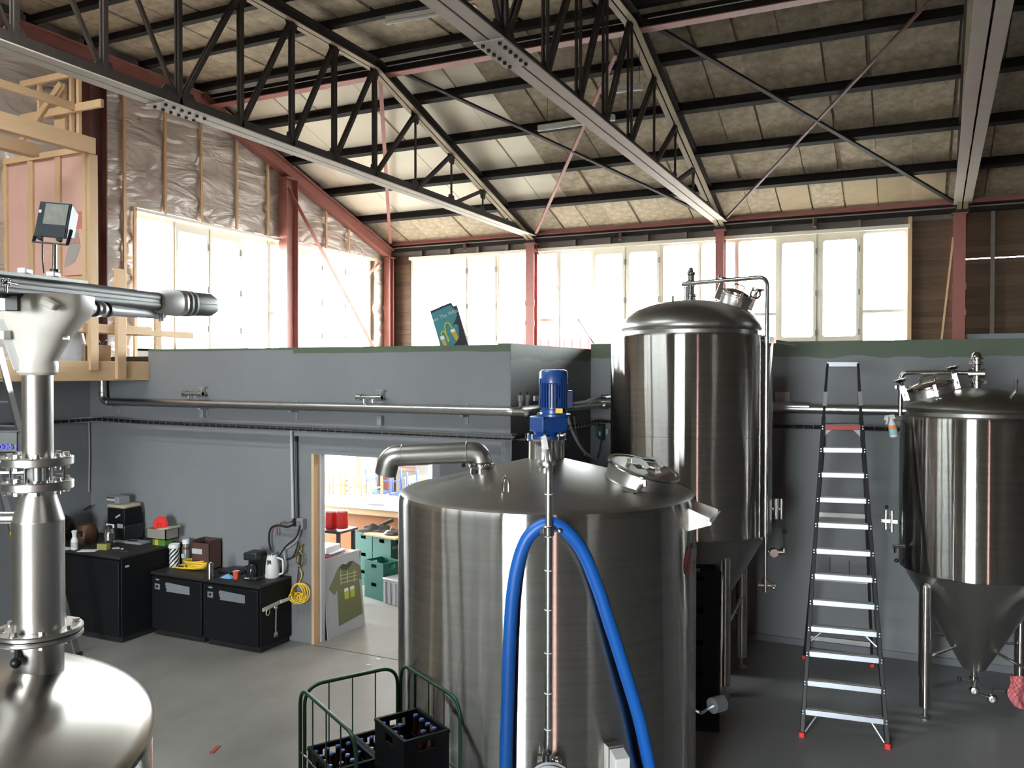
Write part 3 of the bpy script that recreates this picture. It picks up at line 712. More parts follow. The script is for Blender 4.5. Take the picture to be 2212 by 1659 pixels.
for a, b in zip([-10.1]+xs, xs+[xs[-1]]):
    if b-a > .1: MB().b2((a+.046, yw-.02, zlo+.02), (b-.046, yw+.04, zhi)).build('insulation_batt', M['pink'], t)
# red lettering-like print and grey bare patches on the last batt
MB().b2((xs[2]+.06, yw-.024, zlo+.55), (xs[3]-.06, yw-.021, zlo+.75)).build('print_band', M['redp'] if False else mat('faded_red_print', (.55, .20, .17), .8), t)
MB().prism([(0, 0), (.18, .05), (.28, .22), (.24, .42), (.1, .3), (.03, .12)], (xs[2]+.08, yw-.022, zlo+.12), (1, 0, 0), (0, 0, 1), (0, -.003, 0)).build('bare_patch', M['greyins'], t)
text('230', .13, 'printed_number', bpy.data.materials['faded_red_print'], t, frame3((xs[2]+.25, yw-.026, zlo+.42), (1, 0, 0), (0, 0, 1), (0, -1, 0)))
MB().b2((-10.08, yw-.05, zlo-.06), (-8.56, yw+.05, zlo)).build('bottom_plate', M['pine'], t)
MB().b2((-10.08, yw-.06, zhi), (-8.62, yw+.06, zhi+.07)).build('top_plate', M['pine'], t)
MB().b2((-8.60, -1, 5.55), (-8.50, 6.75, 5.735)).build('loft_beam', M['pineY'], t, bevel=.004)
MB().b2((-8.60, yw-.05, 3.06), (-8.52, yw+.06, 5.55)).build('post', M['pine'], t, bevel=.004)
e = OX(80, 336, -8.9); MB().b2((-8.98, 0, e.z-.02), (-8.86, e.y, e.z+.12)).build('joist', M['pineY'], t)
def yb(u0, v0, u1, v1, h, x=-8.57, y0=2.0):
    p = OX(u1, v1, x); MB().b2((x-.02, y0, p.z), (x+.02, p.y, p.z+h)).build('joist', M['pineY'], t); return p
p = yb(0, 188, 163, 240, .085)
MB().b2((-9.5, 6.52, p.z-.01), (-8.13, 6.56, p.z+.075)).build('joist', M['pine'], t)
q = yb(0, 113, 165, 163, .05)
MB().b2((-9.5, 6.52, q.z-.01), (-8.38, 6.56, q.z+.06)).build('joist', M['pine'], t)
for x in (-8.56, -8.68): MB().b2((x-.02, 6.56, 5.735), (x+.02, 6.60, q.z)).build('stick', M['pine'], t)
MB().b2((-9.25, 6.56, 5.735), (-9.21, 6.60, q.z)).build('stick', M['pine'], t)
MB().b2((-8.98, 6.58, p.z-.3), (-8.80, 6.61, q.z-.05)).build('stick', M['pine'], t)
MB().bar((-9.45, 6.5, 5.75), (-8.75, 6.5, 6.32), .03, .07).build('slant_brace', M['pine'], t)
# goods standing on the loft deck
def onloft(u, v): return OZ(u, v, 3.17)
p = OX(195, 775, -8.72); p.z = 3.06
b = thing('cardboard_box', 'open brown cardboard box full of dark offcuts on the loft deck', 'box', p)
MB().b2((p.x-.14, p.y-.17, 3.06), (p.x+.14, p.y+.17, 3.36)).build('box', M['card'], b)
MB().b2((p.x+.14, p.y-.175, 3.08), (p.x+.146, p.y-.02, 3.34)).build('box_side', M['cardD'], b)
s = MB()
for i in range(16): s.bar((p.x+random.uniform(-.1, .1), p.y+random.uniform(-.13, .13), 3.32), (p.x+random.uniform(-.13, .13), p.y+random.uniform(-.16, .16), random.uniform(3.37, 3.43)), .03, .008)
so = s.build('offcuts', M['black'], b)
p = OX(150, 770, -8.8); 
b = thing('plastic_sack', 'pale translucent plastic sack standing on the loft deck beside the cardboard box', 'sack', (p.x, p.y, 3.06))
m = MB(); m.lathe([(0, 0), (.16, .0), (.19, .1), (.18, .3), (.15, .42), (.10, .5), (0, .52)], (p.x, p.y, 3.06), (0, 0, 1), 16); 
m.v = [(x+.02*mnoise.noise(Vector((x*9, y*9, z*7))), y+.02*mnoise.noise(Vector((x*9, y*9+5, z*7))), z) for x, y, z in m.v]
m.build('sack', M['lgrey'], b); MB().torus((p.x, p.y, 3.55), (0, 0, 1), .085, .012, 14, 6).build('neck', M['white'], b)
a, c = OX(165, 764, -8.62), OX(236, 783, -8.62)
tag(MB().tube([a, c], .012, 8).build('grey_rod', M['lgrey']), 'thin grey plastic rod lying along the edge of the loft deck', 'rod')

# ================================================================ lidded tank in the left foreground
TC = Vector((-3.29, 1.32, 0)); TR = 1.19; TZ = 1.80
t = thing('lidded_tank', 'broad stainless tank with a low domed lid in the left foreground', 'tank', TC)
MB().lathe([(0, .35), (TR-.06, .35), (TR, .40), (TR, TZ-.03)], TC, n=96).build('shell', M['steel'], t)
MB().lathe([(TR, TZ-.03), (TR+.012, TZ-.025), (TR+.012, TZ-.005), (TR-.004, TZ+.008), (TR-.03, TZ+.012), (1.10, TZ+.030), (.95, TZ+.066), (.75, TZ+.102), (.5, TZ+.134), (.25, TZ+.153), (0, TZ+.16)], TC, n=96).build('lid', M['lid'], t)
for k in range(4):
    a = PI/4+k*PI/2; p = TC+Vector((math.cos(a), math.sin(a), 0))*(TR-.15)
    m = MB().cyl((p.x, p.y, .02), (p.x, p.y, .45), .045); m.cyl((p.x, p.y, 0), (p.x, p.y, .02), .07); m.build('leg', M['satin'], t)
PB = OZ(85, 1447, 1.875)
def P(z): return Vector((PB.x, PB.y, z))
pipe = MB().lathe([(.0875, 0), (.0875, .17)], P(1.85), n=40).build('inlet_pipe', M['satin'], t)
MB().torus(P(1.845), UP, .090, .008, 32, 6).build('weld', M['satin'], pipe)
bolt = None
def flange(z0, z1, R, rin, nb, off, two=True):
    """bolted flange: one or two plates with hexagon bolts"""
    global bolt
    zs = [(z0, z1)] if not two else [(z0, (z0+z1)/2-.002), ((z0+z1)/2+.002, z1)]
    f = MB()
    for a, b in zs: f.lathe([(rin, a), (R-.004, a), (R, a+.004), (R, b-.004), (R-.004, b), (rin, b)], P(0), n=48)
    f = f.build('flange', M['satin'], t)
    for k in range(nb):
        ang = 2*PI*(k+off)/nb; p = P(0)+Vector((math.cos(ang), math.sin(ang), 0))*(R-.028)
        if bolt is None:
            m = MB(); m.cyl((0, 0, 0), (0, 0, .003), .016, n=14); m.cyl((0, 0, .003), (0, 0, .015), .0125, n=6); bolt = m.mesh('bolt', M['satin'])
        o = bpy.data.objects.new('bolt', bolt); COL.objects.link(o); o.parent = f; q = wmat(f).inverted() @ Vector((p.x, p.y, z1)); o.location = q; o.rotation_euler = (0, 0, ang)
        o2 = bpy.data.objects.new('nut', bolt); COL.objects.link(o2); o2.parent = f; o2.location = wmat(f).inverted() @ Vector((p.x, p.y, z0)); o2.rotation_euler = (PI, 0, ang)
    return f
flange(2.005, 2.045, .158, .085, 8, .3)
MB().lathe([(.0925, 2.045), (.0925, 2.462), (.0935, 2.466), (.0925, 2.47), (.058, 2.585), (.058, 2.60)], P(0), n=44).build('sight_pipe', M['satin'], t)
flange(2.588, 2.622, .126, .05, 8, .15, False)
flange(2.682, 2.716, .126, .05, 8, .15, False)
for k in range(8):
    a = 2*PI*(k+.65)/8; p = P(0)+Vector((math.cos(a), math.sin(a), 0))*.098; MB().cyl((p.x, p.y, 2.62), (p.x, p.y, 2.684), .006, n=8).build('spacer_rod', M['polish'], t)
MB().lathe([(.05, 2.62), (.05, 2.685)], P(0), n=28).build('sight_glass', M['greyp'], t)
m = MB().bar(P(2.655), P(2.655)-_R*.35-_F*.05, .02, .008); m.cyl(P(2.63)+_R*.05-_F*.09, P(2.68)+_R*.05-_F*.09, .018); m.build('slide_lever', M['satin'], t)
MB().lathe([(.0555, 2.716), (.0555, 3.07)], P(0), n=36).build('drop_pipe', M['satin'], t)
MB().tube([P(2.475)-_R*.06, P(2.475)-_R*.5-_F*.02], .024, 14).build('side_pipe', M['satin'], t)
a = PD(38, 1432, 3.2); m = MB().tube(arc([a, PD(40, 1380, 3.25), PD(38, 1340, 3.3)], .03), .011, 8); m.ball(PD(34, 1432, 3.19), .02); m.build('drain_stub', M['black'], t)
# control display at the picture's left edge
a = PD(-40, 975, 3.6); b = PD(38, 975, 3.6); c = PD(38, 945, 3.6); 
d = thing('control_display', 'black controller with glowing blue digits on a bracket at the left edge', 'display', (a+b)/2)
ex = (b-a).normalized(); ez = UP
MB().hexa([a-UP*.005, b-UP*.005, a-UP*.005+_F*.06, b-UP*.005+_F*.06, a+UP*.085, b+UP*.085, a+UP*.085+_F*.06, b+UP*.085+_F*.06]).build('housing', M['black'], d, bevel=.004)
text('00:30 1', .032, 'digits', M['led'], d, frame3(PD(14, 966, 3.59), ex, UP, -_F))
MB().bar(PD(-60, 997, 3.62), PD(48, 985, 3.62), .05, .022).build('bracket', M['black'], d)
MB().bar(PD(-60, 1004, 3.60), PD(50, 991, 3.60), .05, .006).build('bracket_edge', M['alu'], d)
MB().bar(PD(-60, 997, 3.62), OX(-200, 1000, -9.6), .04, .03).build('arm', M['black'], d)

# ================================================================ malt conveyor with hopper
A0, A1 = PD(-220, 592, 2.55), PD(345, 652, 4.55)
t = thing('malt_conveyor', 'dark twin tube malt conveyor with white hopper above the lidded tank pipe', 'conveyor', P(3.05))
ad = (A1-A0).normalized(); au = (UP-ad*UP.dot(ad)).normalized(); asx = ad.cross(au)
m = MB(); m.cyl(A0+au*.019, A1+au*.019, .029, n=20); m.cyl(A0-au*.019, A1-au*.019, .029, n=20); m.bar(A0+asx*.02, A1+asx*.02, .012, .03, au); m.bar(A0-asx*.02, A1-asx*.02, .012, .03, au); m.build('twin_tube', M['tube'], t)
# stadium shaped drive at the far end
def stad(mb, stations, n=24):
    rows = []
    for p, h, wd in stations:
        row = []
        for i in range(n):
            a = 2*PI*i/n; row.append(p+au*(h*math.copysign(abs(math.sin(a))**.7, math.sin(a)))+asx*(wd*math.copysign(abs(math.cos(a))**.7, math.cos(a))))
        rows.append(row)
    vs = [q for r_ in rows for q in r_]; fs = []
    for k in range(len(rows)-1):
        for i in range(n): j = (i+1) % n; fs.append((k*n+i, k*n+j, (k+1)*n+j, (k+1)*n+i))
    fs += [tuple(range(n-1, -1, -1)), tuple(range((len(rows)-1)*n, len(rows)*n))]
    return mb._add(vs, fs)
D0 = A1; L1 = (PD(465, 660, 5.15)-A1).length
dd = (PD(462, 660, 5.15)-A1).normalized()
def dp(k): return D0+dd*(L1*k)
stad(MB(), [(dp(-.06), .05, .05), (dp(.0), .062, .062), (dp(.14), .072, .072), (dp(.20), .072, .072)]).build('collar', M['white'], t)
for k in (.24, .33, .42): stad(MB(), [(dp(k), .060, .060), (dp(k+.015), .074, .074), (dp(k+.045), .074, .074), (dp(k+.06), .060, .060)]).build('cooling_rib', M['greyp'] if k > .3 else M['satin'], t)
stad(MB(), [(dp(.18), .060, .060), (dp(.52), .060, .060)]).build('drive_core', M['black'], t)
stad(MB(), [(dp(.48), .066, .066), (dp(.56), .070, .070), (dp(.82), .068, .068), (dp(.93), .052, .052), (dp(1.0), .02, .025)]).build('drive_cap', M['tube'], t)
stad(MB(), [(dp(.50), .004, .074), (dp(.84), .004, .071)]).build('seam', M['greyp'], t)
MB().cyl(dp(.02)-au*.06, dp(.02)-au*.105, .014, n=10).build('drain_plug', M['greyp'], t)
# second, lower arm behind
B0, B1 = PD(150, 662, 3.45), PD(350, 680, 4.75)
bd = (B1-B0).normalized()
m = MB(); m.cyl(B0, B1, .026, n=18); m.build('rear_tube', M['lgrey'], t)
for k in range(5):
    m = MB(); m.cyl(B0+bd*(.10+.075*k), B0+bd*(.125+.075*k), .036, n=20); m.build('cooling_rib', M['satin'] if k % 2 else M['black'], t)
# hopper
hz0, hz1 = 3.045, 3.325
hx = Vector((ad.x, ad.y, 0)).normalized(); hy = Vector((-hx.y, hx.x, 0)); hc = P(0)
hm = Vector(_R); hm.z = 0
rows = []; n = 40
for z, ex_, ey_, pw, sh in ((hz0-.01, .060, .060, 1, 0), (hz0, .072, .072, 1, 0), (hz0+.03, .074, .074, 1, 0), (hz0+.045, .070, .070, .95, 0), (hz0+.15, .125, .09, .75, .004), (hz1-.06, .176, .105, .55, .012), (hz1-.02, .186, .11, .5, .014), (hz1+.02, .186, .11, .5, .014)):
    rows.append([hc+UP*z+hm*(sh+ex_*math.copysign(abs(math.cos(2*PI*i/n))**pw, math.cos(2*PI*i/n)))+_F.cross(UP).cross(UP)*(-ey_*math.copysign(abs(math.sin(2*PI*i/n))**pw, math.sin(2*PI*i/n))) for i in range(n)])
m = MB(); vs = [q for r_ in rows for q in r_]; fs = [(k*n+i, k*n+(i+1) % n, (k+1)*n+(i+1) % n, (k+1)*n+i) for k in range(len(rows)-1) for i in range(n)]
m._add(vs, fs+[tuple(range(n-1, -1, -1)), tuple(range((len(rows)-1)*n, len(rows)*n))])
ho = m.build('hopper', M['hopper'], t)
MB().bar(PD(3, 690, 3.2), PD(40, 797, 3.24), .02, .03).build('seam_flange', M['white'], ho)
MB().box(PD(10, 724, 3.19), (.03, .03, .035)).build('clip', M['white'], ho, bevel=.004)
MB().cyl(PD(137, 730, 3.25), PD(137, 730, 3.25)+_R*.02, .008, n=8).build('screw', M['satin'], ho)
MB().bar(PD(92, 648, 3.16), PD(122, 664, 3.16), .04, .03).build('hinge_lug', M['hopper'], ho, bevel=.006)
a = PD(28, 655, 3.1); MB().box(a, (.048, .02, .058), YAW).build('switch_block', M['black'], t, bevel=.003)
MB().box(PD(2, 655, 3.12), (.05, .02, .058), YAW).build('switch_cover', M['hopper'], t, bevel=.003)
lp = MB().bar(PD(-120, 578, 2.75), PD(168, 610, 3.55), .09, .012); lp.build('cover_lip', M['lgrey'], t)
for u, v, d in ((54, 586, 3.16), (115, 593, 3.36)): MB().box(PD(u, v, d), (.035, .05, .022), YAW).build('latch', M['white'], t, bevel=.005)
m = MB()
c0 = PD(13, 610, 2.93)
for k in range(4):
    a = PI/4+k*PI/2; q = c0+_R*(.014*math.cos(a))+UP*(.010*math.sin(a)); m.ball(q, .0065, 10, 6)
m.cyl(c0, c0+_F*.06, .006); m.cyl(c0-UP*.008, c0-UP*.035, .005); m.build('star_knob', M['polish'], t)
# floodlight on the conveyor
fp = PD(118, 592, 3.42)
t = thing('floodlight', 'black floodlight on a short chrome pole standing on the malt conveyor', 'floodlight', fp)
MB().cyl(fp, PD(118, 527, 3.42), .0085, n=12).build('pole', M['polish'], t)
MB().cyl(fp-UP*.006, fp+UP*.02, .017, n=12).build('pole_foot', M['black'], t)
hc_ = PD(121, 478, 3.40); Rf = Matrix.Rotation(YAW-.12, 3, 'Z') @ Matrix.Rotation(-.14, 3, 'X') @ Matrix.Rotation(.10, 3, 'Y')
def fl_(x, y, z): return hc_+Rf @ Vector((x, y, z))
m = MB(); w_, h_ = .071, .074
m.hexa([fl_(-w_, -.02, -h_), fl_(w_, -.02, -h_), fl_(-w_*.7, .06, -h_*.7), fl_(w_*.7, .06, -h_*.7), fl_(-w_, -.02, h_), fl_(w_, -.02, h_), fl_(-w_*.7, .06, h_*.7), fl_(w_*.7, .06, h_*.7)])
m.build('housing', mat('dark_slate_lamp', (.018, .026, .034), .5), t, bevel=.004)
MB().box(fl_(.012, -.022, .022), (.10, .006, .085), Rf).build('glass_front', mat('lamp_glass', (.17, .18, .16), .15, col2=(.33, .33, .30), nscale=22), t)
MB().box(fl_(0, -.021, -.05), (.13, .006, .04), Rf).build('ballast_cover', bpy.data.materials['dark_slate_lamp'], t)
MB().box(fl_(-.058, -.023, .03), (.012, .003, .012), Rf).build('emblem', M['white'], t)
br = MB()
for s in (-1, 1): br.bar(fl_(s*.074, 0, -.03), fl_(s*.074, -.01, -.095), .006, .012)
br.bar(fl_(-.074, -.01, -.095), fl_(.074, -.01, -.095), .012, .006); br.build('bracket', M['black'], t)
m = MB()
for s in (-.042, .042): m.cyl(fl_(s, -.026, -.078), fl_(s, -.01, -.078), .010, n=10)
m.build('knobs', M['black'], t)
MB().tube(spline([fl_(-.045, 0, -.075), PD(92, 555, 3.44), PD(95, 590, 3.44)], 5), .003, 6).build('cable', M['black'], t)

# aluminium ladder leaning behind the tank
f0 = OZ(168, 1417, 0); top = PD(0, 765, 8.6); sd = (top-f0); wv = Vector((-.93, -.2, 0)).normalized()*.42
t = thing('leaning_ladder', 'aluminium ladder leaning against the loft behind the lidded tank', 'ladder', f0)
for o_ in (Vector(), wv):
    MB().bar(f0+o_, f0+o_+sd*1.02, .07, .025, wv).build('rail', M['galv'], t)
    MB().box(f0+o_+Vector((0, 0, .02)), (.05, .08, .04)).build('foot', M['black'], t)
for k in range(1, 13):
    q = f0+sd*(k/13); MB().tube([q, q+wv], .014, 8).build('rung', M['alu'], t)
q = f0+sd*.36+wv; MB().bar(q-UP*.0-wv.normalized()*.0+Vector((.02, -.02, 0)), q+sd*.06+Vector((.02, -.02, 0)), .03, .03, wv).build('sticker', M['yellow'], t)
# ================================================================ black refrigerated cabinets
H1 = OY(250, 1203, 6.59).z; H2 = OY(553, 1267, 6.99).z
def cabinet(x0, x1, y0, y1, h, lab, detail=True, sidetag=False):
    t = thing('bar_fridge', lab, 'fridge', ((x0+x1)/2, (y0+y1)/2, 0))
    MB().b2((x0+.005, y0+.03, .06), (x1-.005, y1, h-.03)).build('body', M['blackS'], t, bevel=.006)
    MB().b2((x0, y0, h-.03), (x1, y1, h)).build('top', M['cabtop'], t, bevel=.006)
    MB().b2((x0+.03, y0+.06, 0), (x1-.03, y1-.03, .06)).build('plinth', M['black'], t)
    d = MB().b2((x0+.02, y0, .08), (x1-.02, y0+.028, h-.05)).build('door', M['blackS'], t, bevel=.008)
    if detail:
        z = h-.16
        MB().b2((x0+.07, y0-.004, z-.035), (x0+.15, y0, z+.03)).build('lock_plate', M['tape'], d)
        MB().cyl((x0+.11, y0-.012, z), (x0+.11, y0, z), .016, n=14).build('lock', M['black'], d)
        MB().b2((x0+.085, y0-.003, z+.07), (x0+.14, y0, z+.085)).build('badge', M['greyp'], d)
        a = x0+.23; m = MB(); pts = [(a, z+.035), (a+.018, z+.02), (a+.01, z), (a+.03, z-.02), (a+.02, z-.045), (a+.38, z-.045), (a+.38, z+.045), (a+.02, z+.06)]
        m.prism(pts, (0, y0-.003, 0), (1, 0, 0), (0, 0, 1), (0, .003, 0)); m.build('tape_strip', M['tape'], d)
    if sidetag: MB().box((x1+.002, y0+.10, h-.12), (.004, .05, .022)).build('maker_plate', M['lgrey'], t)
    return t
cabinet(-9.5, -7.957, 6.592, 7.50, H1, 'tall black bar fridge on the left, cluttered top, beside the lidded tank pipe', False, True)
cabinet(-7.935, -7.128, 6.995, 7.52, H2, 'low black bar fridge in the middle, yellow rope coil and striped jar on top')
cabinet(-7.122, -6.315, 6.995, 7.52, H2, 'low black bar fridge at the right end, coffee maker and kettle on top')
def on1(u, v): return OZ(u, v, H1)
def on2(u, v):
    p = OZ(u, v, H2)
    if p.y > 7.40: p = OY(u, v, 7.40); p.z = H2
    return p
# --- on the tall fridge
p = on1(161, 1187); t = thing('pump_bottle', 'white plastic bottle with a nozzle standing on the tall fridge', 'bottle', p)
MB().lathe([(0, 0), (.036, 0), (.040, .01), (.040, .11), (.022, .15), (0, .15)], p, n=18).build('bottle', M['white'], t)
MB().lathe([(0, .15), (.024, .15), (.026, .19), (.034, .215), (.02, .225), (0, .225)], p, n=14).build('nozzle', M['white'], t)
MB().lathe([(.0405, .03), (.0405, .09)], p, n=18).build('print', M['lgrey'], t)
p = on1(236, 1181); t = thing('vacuum_flask', 'slim steel vacuum flask with a black cap on the tall fridge', 'flask', p)
MB().lathe([(0, 0), (.055, 0), (.06, .02), (.058, .17), (.04, .215), (0, .22)], p, n=24).build('body', M['polish'], t); MB().lathe([(0, .215), (.036, .215), (.036, .245), (.02, .255), (0, .255)], p, n=18).build('cap', M['black'], t)
MB().tube([p+Vector((.055, -.02, .17)), p+Vector((.085, -.03, .16)), p+Vector((.085, -.03, .06)), p+Vector((.055, -.02, .05))], .008, 8).build('handle', M['black'], t)
p = on1(224, 1187); t = thing('sponge_box', 'olive yellow open carton in front of the vacuum flask', 'box', p)
MB().box(p+UP*.035, (.13, .07, .07), .2).build('carton', mat('olive_card', (.30, .27, .08), .8), t, bevel=.004); MB().box(p+UP*.071, (.11, .055, .004), .2).build('opening', M['cardD'], t)
for k, (u, v, a) in enumerate(((140, 1185, .1), (190, 1190, .5))):
    p = on1(u, v); tag(MB().box(p+UP*.003, (.20, .12, .004), a).build('paper_sheet', M['paper']), ('white paper sheet under the plastic bottle on the tall fridge', 'white paper sheet before the olive carton on the tall fridge')[k], 'paper')
p = on1(256, 1185); m = MB()
for i in range(9): m.box(p+Vector((random.uniform(-.07, .07), random.uniform(-.04, .04), .006)), (.03, .018, .012), random.uniform(0, 3))
o = m.build('paper_scraps', M['lgrey']); o['kind'] = 'stuff'; tag(o, 'crumpled pale scraps near the front edge of the tall fridge', 'scraps')
p = on1(270, 1192); tag(MB().box(p+UP*.004, (.12, .025, .008), .25).build('brass_strip', M['brass']), 'thin olive strip lying on the corner of the tall fridge top', 'strip')
p = on1(135, 1168); t = thing('glass_globe', 'dark shiny glass globe partly hidden behind the tank pipe', 'globe', p)
MB().ball(p+UP*.16, .155, 28, 16).build('globe', mat('dark_glass', (.02, .018, .014), .05, .5), t); MB().lathe([(0, .0), (.08, 0), (.075, .02), (.03, .03), (0, .03)], p, n=20).build('foot', M['black'], t); MB().lathe([(0, .3), (.05, .3), (.05, .325), (0, .33)], p, n=18).build('lid', M['polish'], t)
p = on1(187, 1172); t = thing('paper_bag', 'slumped brown paper bag between globe and black crates on the tall fridge', 'bag', p)
m = MB().lathe([(0, 0), (.11, 0), (.13, .06), (.12, .15), (.09, .22), (0, .24)], p, n=14); m.v = [(x+.02*mnoise.noise(Vector((x*12, y*12, z*12))), y, z+.012*mnoise.noise(Vector((x*15, y*15, z)))) for x, y, z in m.v]; m.build('bag', M['copper'], t); MB().box(p+Vector((.02, -.115, .13)), (.10, .01, .07)).build('dark_print', M['black'], t)
p = OX(0, 0, 1); p = on1(229, 1178); p = Vector((p.x-.1, 7.33, H1)); t = thing('tool_crates', 'pile of black tool crates with white labels at the wall end of the tall fridge', 'crate', p)
MB().b2((p.x-.16, p.y-.14, H1), (p.x+.16, p.y+.14, H1+.20)).build('lower_crate', M['black'], t, bevel=.012); MB().b2((p.x-.15, p.y-.13, H1+.20), (p.x+.15, p.y+.13, H1+.40)).build('upper_crate', M['blackS'], t, bevel=.012)
MB().box((p.x-.08, p.y-.143, H1+.185), (.14, .004, .045)).build('label', M['paper'], t); MB().box((p.x+.09, p.y-.143, H1+.195), (.09, .004, .05)).build('label', M['paper'], t); MB().bar((p.x+.0, p.y-.134, H1+.29), (p.x+.08, p.y-.134, H1+.33), .004, .02).build('latch', M['lgrey'], t)
tag(MB().b2((p.x-.16, p.y-.13, H1+.402), (p.x+.14, p.y+.13, H1+.445)).build('folded_towel', mat('beige_towel', (.42, .38, .27), .9), bevel=.015), 'folded beige towel on top of the black tool crates', 'towel')
q = Vector((p.x-.09, p.y-.02, H1+.447)); t = thing('cash_box', 'small grey box with red stripes on the folded towel', 'box', q); MB().box(q+UP*.045, (.22, .16, .09)).build('box', M['greyp'], t, bevel=.006)
for k in range(3): MB().box(q+Vector((-.03, -.081, .02+.028*k)), (.13, .004, .012)).build('stripe', (M['redD'], M['paper'], M['black'])[k], t)
p = on1(287, 1172); t = thing('grey_tray', 'flat dark grey tray lying along the wall on the tall fridge', 'tray', p); MB().box(p+UP*.012, (.42, .16, .024), .04).build('tray', M['greyp'], t, bevel=.004); MB().box(p+UP*.03+Vector((.02, -.02, 0)), (.12, .04, .012), .1).build('clip', M['black'], t)
bx0 = Vector((-8.05, 7.30, H1)); p = OY(352, 1180, 7.3); p = Vector((min(p.x, -8.08), 7.3, H1))
t = thing('carton_pair', 'green and yellow carton at the back corner of the tall fridge', 'box', p); MB().box(p+UP*.04, (.20, .12, .08)).build('carton', mat('leaf_green', (.10, .25, .04), .6), t, bevel=.003); MB().box(p+Vector((-.03, -.061, .04)), (.05, .004, .075)).build('panel_print', M['yellow'], t)
q = p+UP*.081; t = thing('open_carton', 'open greyish carton balanced on the green carton behind the striped jar', 'box', q)
m = MB(); m.b2((q.x-.15, q.y-.10, q.z), (q.x+.16, q.y+.1, q.z+.01)); m.b2((q.x-.15, q.y-.10, q.z), (q.x+.16, q.y-.09, q.z+.12)); m.b2((q.x-.15, q.y+.09, q.z), (q.x+.16, q.y+.1, q.z+.12)); m.b2((q.x-.15, q.y-.1, q.z), (q.x-.14, q.y+.1, q.z+.12)); m.b2((q.x+.15, q.y-.1, q.z), (q.x+.16, q.y+.1, q.z+.12)); m.build('carton', mat('dusty_card', (.24, .22, .19), .8), t)
MB().box((q.x+.10, q.y, q.z+.13), (.20, .18, .02), Matrix.Rotation(-.15, 3, 'Y')).build('flap', bpy.data.materials['beige_towel'], t)
q2 = Vector((q.x-.03, q.y, q.z+.011)); t = thing('red_funnel_disc', 'bright red plastic disc standing upright in the open carton', 'disc', q2)
MB().lathe([(0, -.02), (.085, -.02), (.10, 0), (.085, .02), (0, .02)], q2+Vector((0, 0, .145)), (.25, -1, .15), 28).build('disc', M['redp'], t); MB().lathe([(.03, -.022), (.03, .03), (.02, .03)], q2+Vector((0, 0, .145)), (.25, -1, .15), 18).build('hub', M['redp'], t)
MB().box(q2+Vector((0, 0, .025)), (.10, .05, .05)).build('base', M['redp'], t)
# --- on the middle fridge
p = on2(377, 1224); t = thing('striped_jar', 'tall jar with slanting black and white stripes on the middle fridge', 'jar', p)
m = MB(); n, k = 48, 30; rr = .058
for j in range(k+1):
    for i in range(n): a = 2*PI*i/n; m.v.append((p.x+rr*math.cos(a), p.y+rr*math.sin(a), p.z+.225*j/k))
for j in range(k):
    for i in range(n): m.f.append((j*n+i, j*n+(i+1) % n, (j+1)*n+(i+1) % n, (j+1)*n+i)); m.mi.append(int(((i/n*7-j/k*4.2) % 1) < .5))
m.build('jar', [M['white'], M['black']], t)
MB().lathe([(.058, .222), (.064, .23), (.064, .27), (.055, .275), (.05, .262), (0, .262)], p, n=28).build('lid', M['white'], t); MB().box(p+Vector((-.06, -.02, .235)), (.02, .03, .02)).build('clip', M['white'], t)
p = on2(402, 1219); t = thing('tall_glass_bottle', 'tall clear glass bottle with white cap and red band on the middle fridge', 'bottle', p)
MB().lathe([(0, 0), (.045, 0), (.047, .02), (.047, .22), (.04, .24), (.04, .26), (0, .26)], p, n=22).build('glass', mat('clear_bottle', (.16, .155, .14), .12), t); MB().lathe([(0, .26), (.042, .26), (.042, .31), (0, .31)], p, n=20).build('cap', M['white'], t); MB().lathe([(.0475, .195), (.0475, .225)], p, n=22).build('band', M['redD'], t); MB().box(p+Vector((0, -.048, .12)), (.05, .004, .05)).build('label', M['lgrey'], t)
for k, (u, v, h) in enumerate(((421, 1214, .24), (434, 1211, .25))):
    p = on2(u, v); t = thing('dark_bottle', ('dark bottle next to the tall clear glass bottle', 'dark bottle with a pale cap against the brown box')[k], 'bottle', p)
    MB().lathe([(0, 0), (.036, 0), (.038, .02), (.036, .14), (.022, h-.06), (.02, h-.03), (0, h-.03)], p, n=18).build('bottle', M['bottle'] if k == 0 else M['black'], t); MB().lathe([(0, h-.035), (.024, h-.035), (.024, h+.0), (0, h)], p, n=14).build('cap', M['black'] if k == 0 else M['white'], t)
p = OY(447, 1212, 7.41); p.z = H2; t = thing('brown_carton', 'open topped dark brown carton against the wall on the middle fridge', 'box', p)
m = MB(); a, b, h = .13, .10, .34
m.b2((p.x-a, p.y-b, H2), (p.x+a, p.y+b, H2+.01)); m.b2((p.x-a, p.y-b, H2), (p.x+a, p.y-b+.008, H2+h-.03)); m.b2((p.x-a, p.y+b-.008, H2), (p.x+a, p.y+b, H2+h)); m.b2((p.x-a, p.y-b, H2), (p.x-a+.008, p.y+b, H2+h)); m.b2((p.x+a-.008, p.y-b, H2), (p.x+a, p.y+b, H2+h)); m.build('carton', mat('brown_red_card', (.075, .035, .03), .7), t)
MB().b2((p.x-a, p.y-b-.004, H2+.18), (p.x+a*.2, p.y-b, H2+.24)).build('label', M['lgrey'], t)
p = on2(422, 1228); t = thing('rope_coil', 'coiled yellow rope with red clip on the middle fridge', 'rope', p)
m = MB(); path = []
for i in range(150):
    a = 2*PI*i/30; r_ = .13+.018*math.sin(i*.37); path.append(p+Vector((.03+r_*1.15*math.cos(a)*(1+.12*math.sin(i*.11)), r_*.75*math.sin(a), .012+.0006*i)))
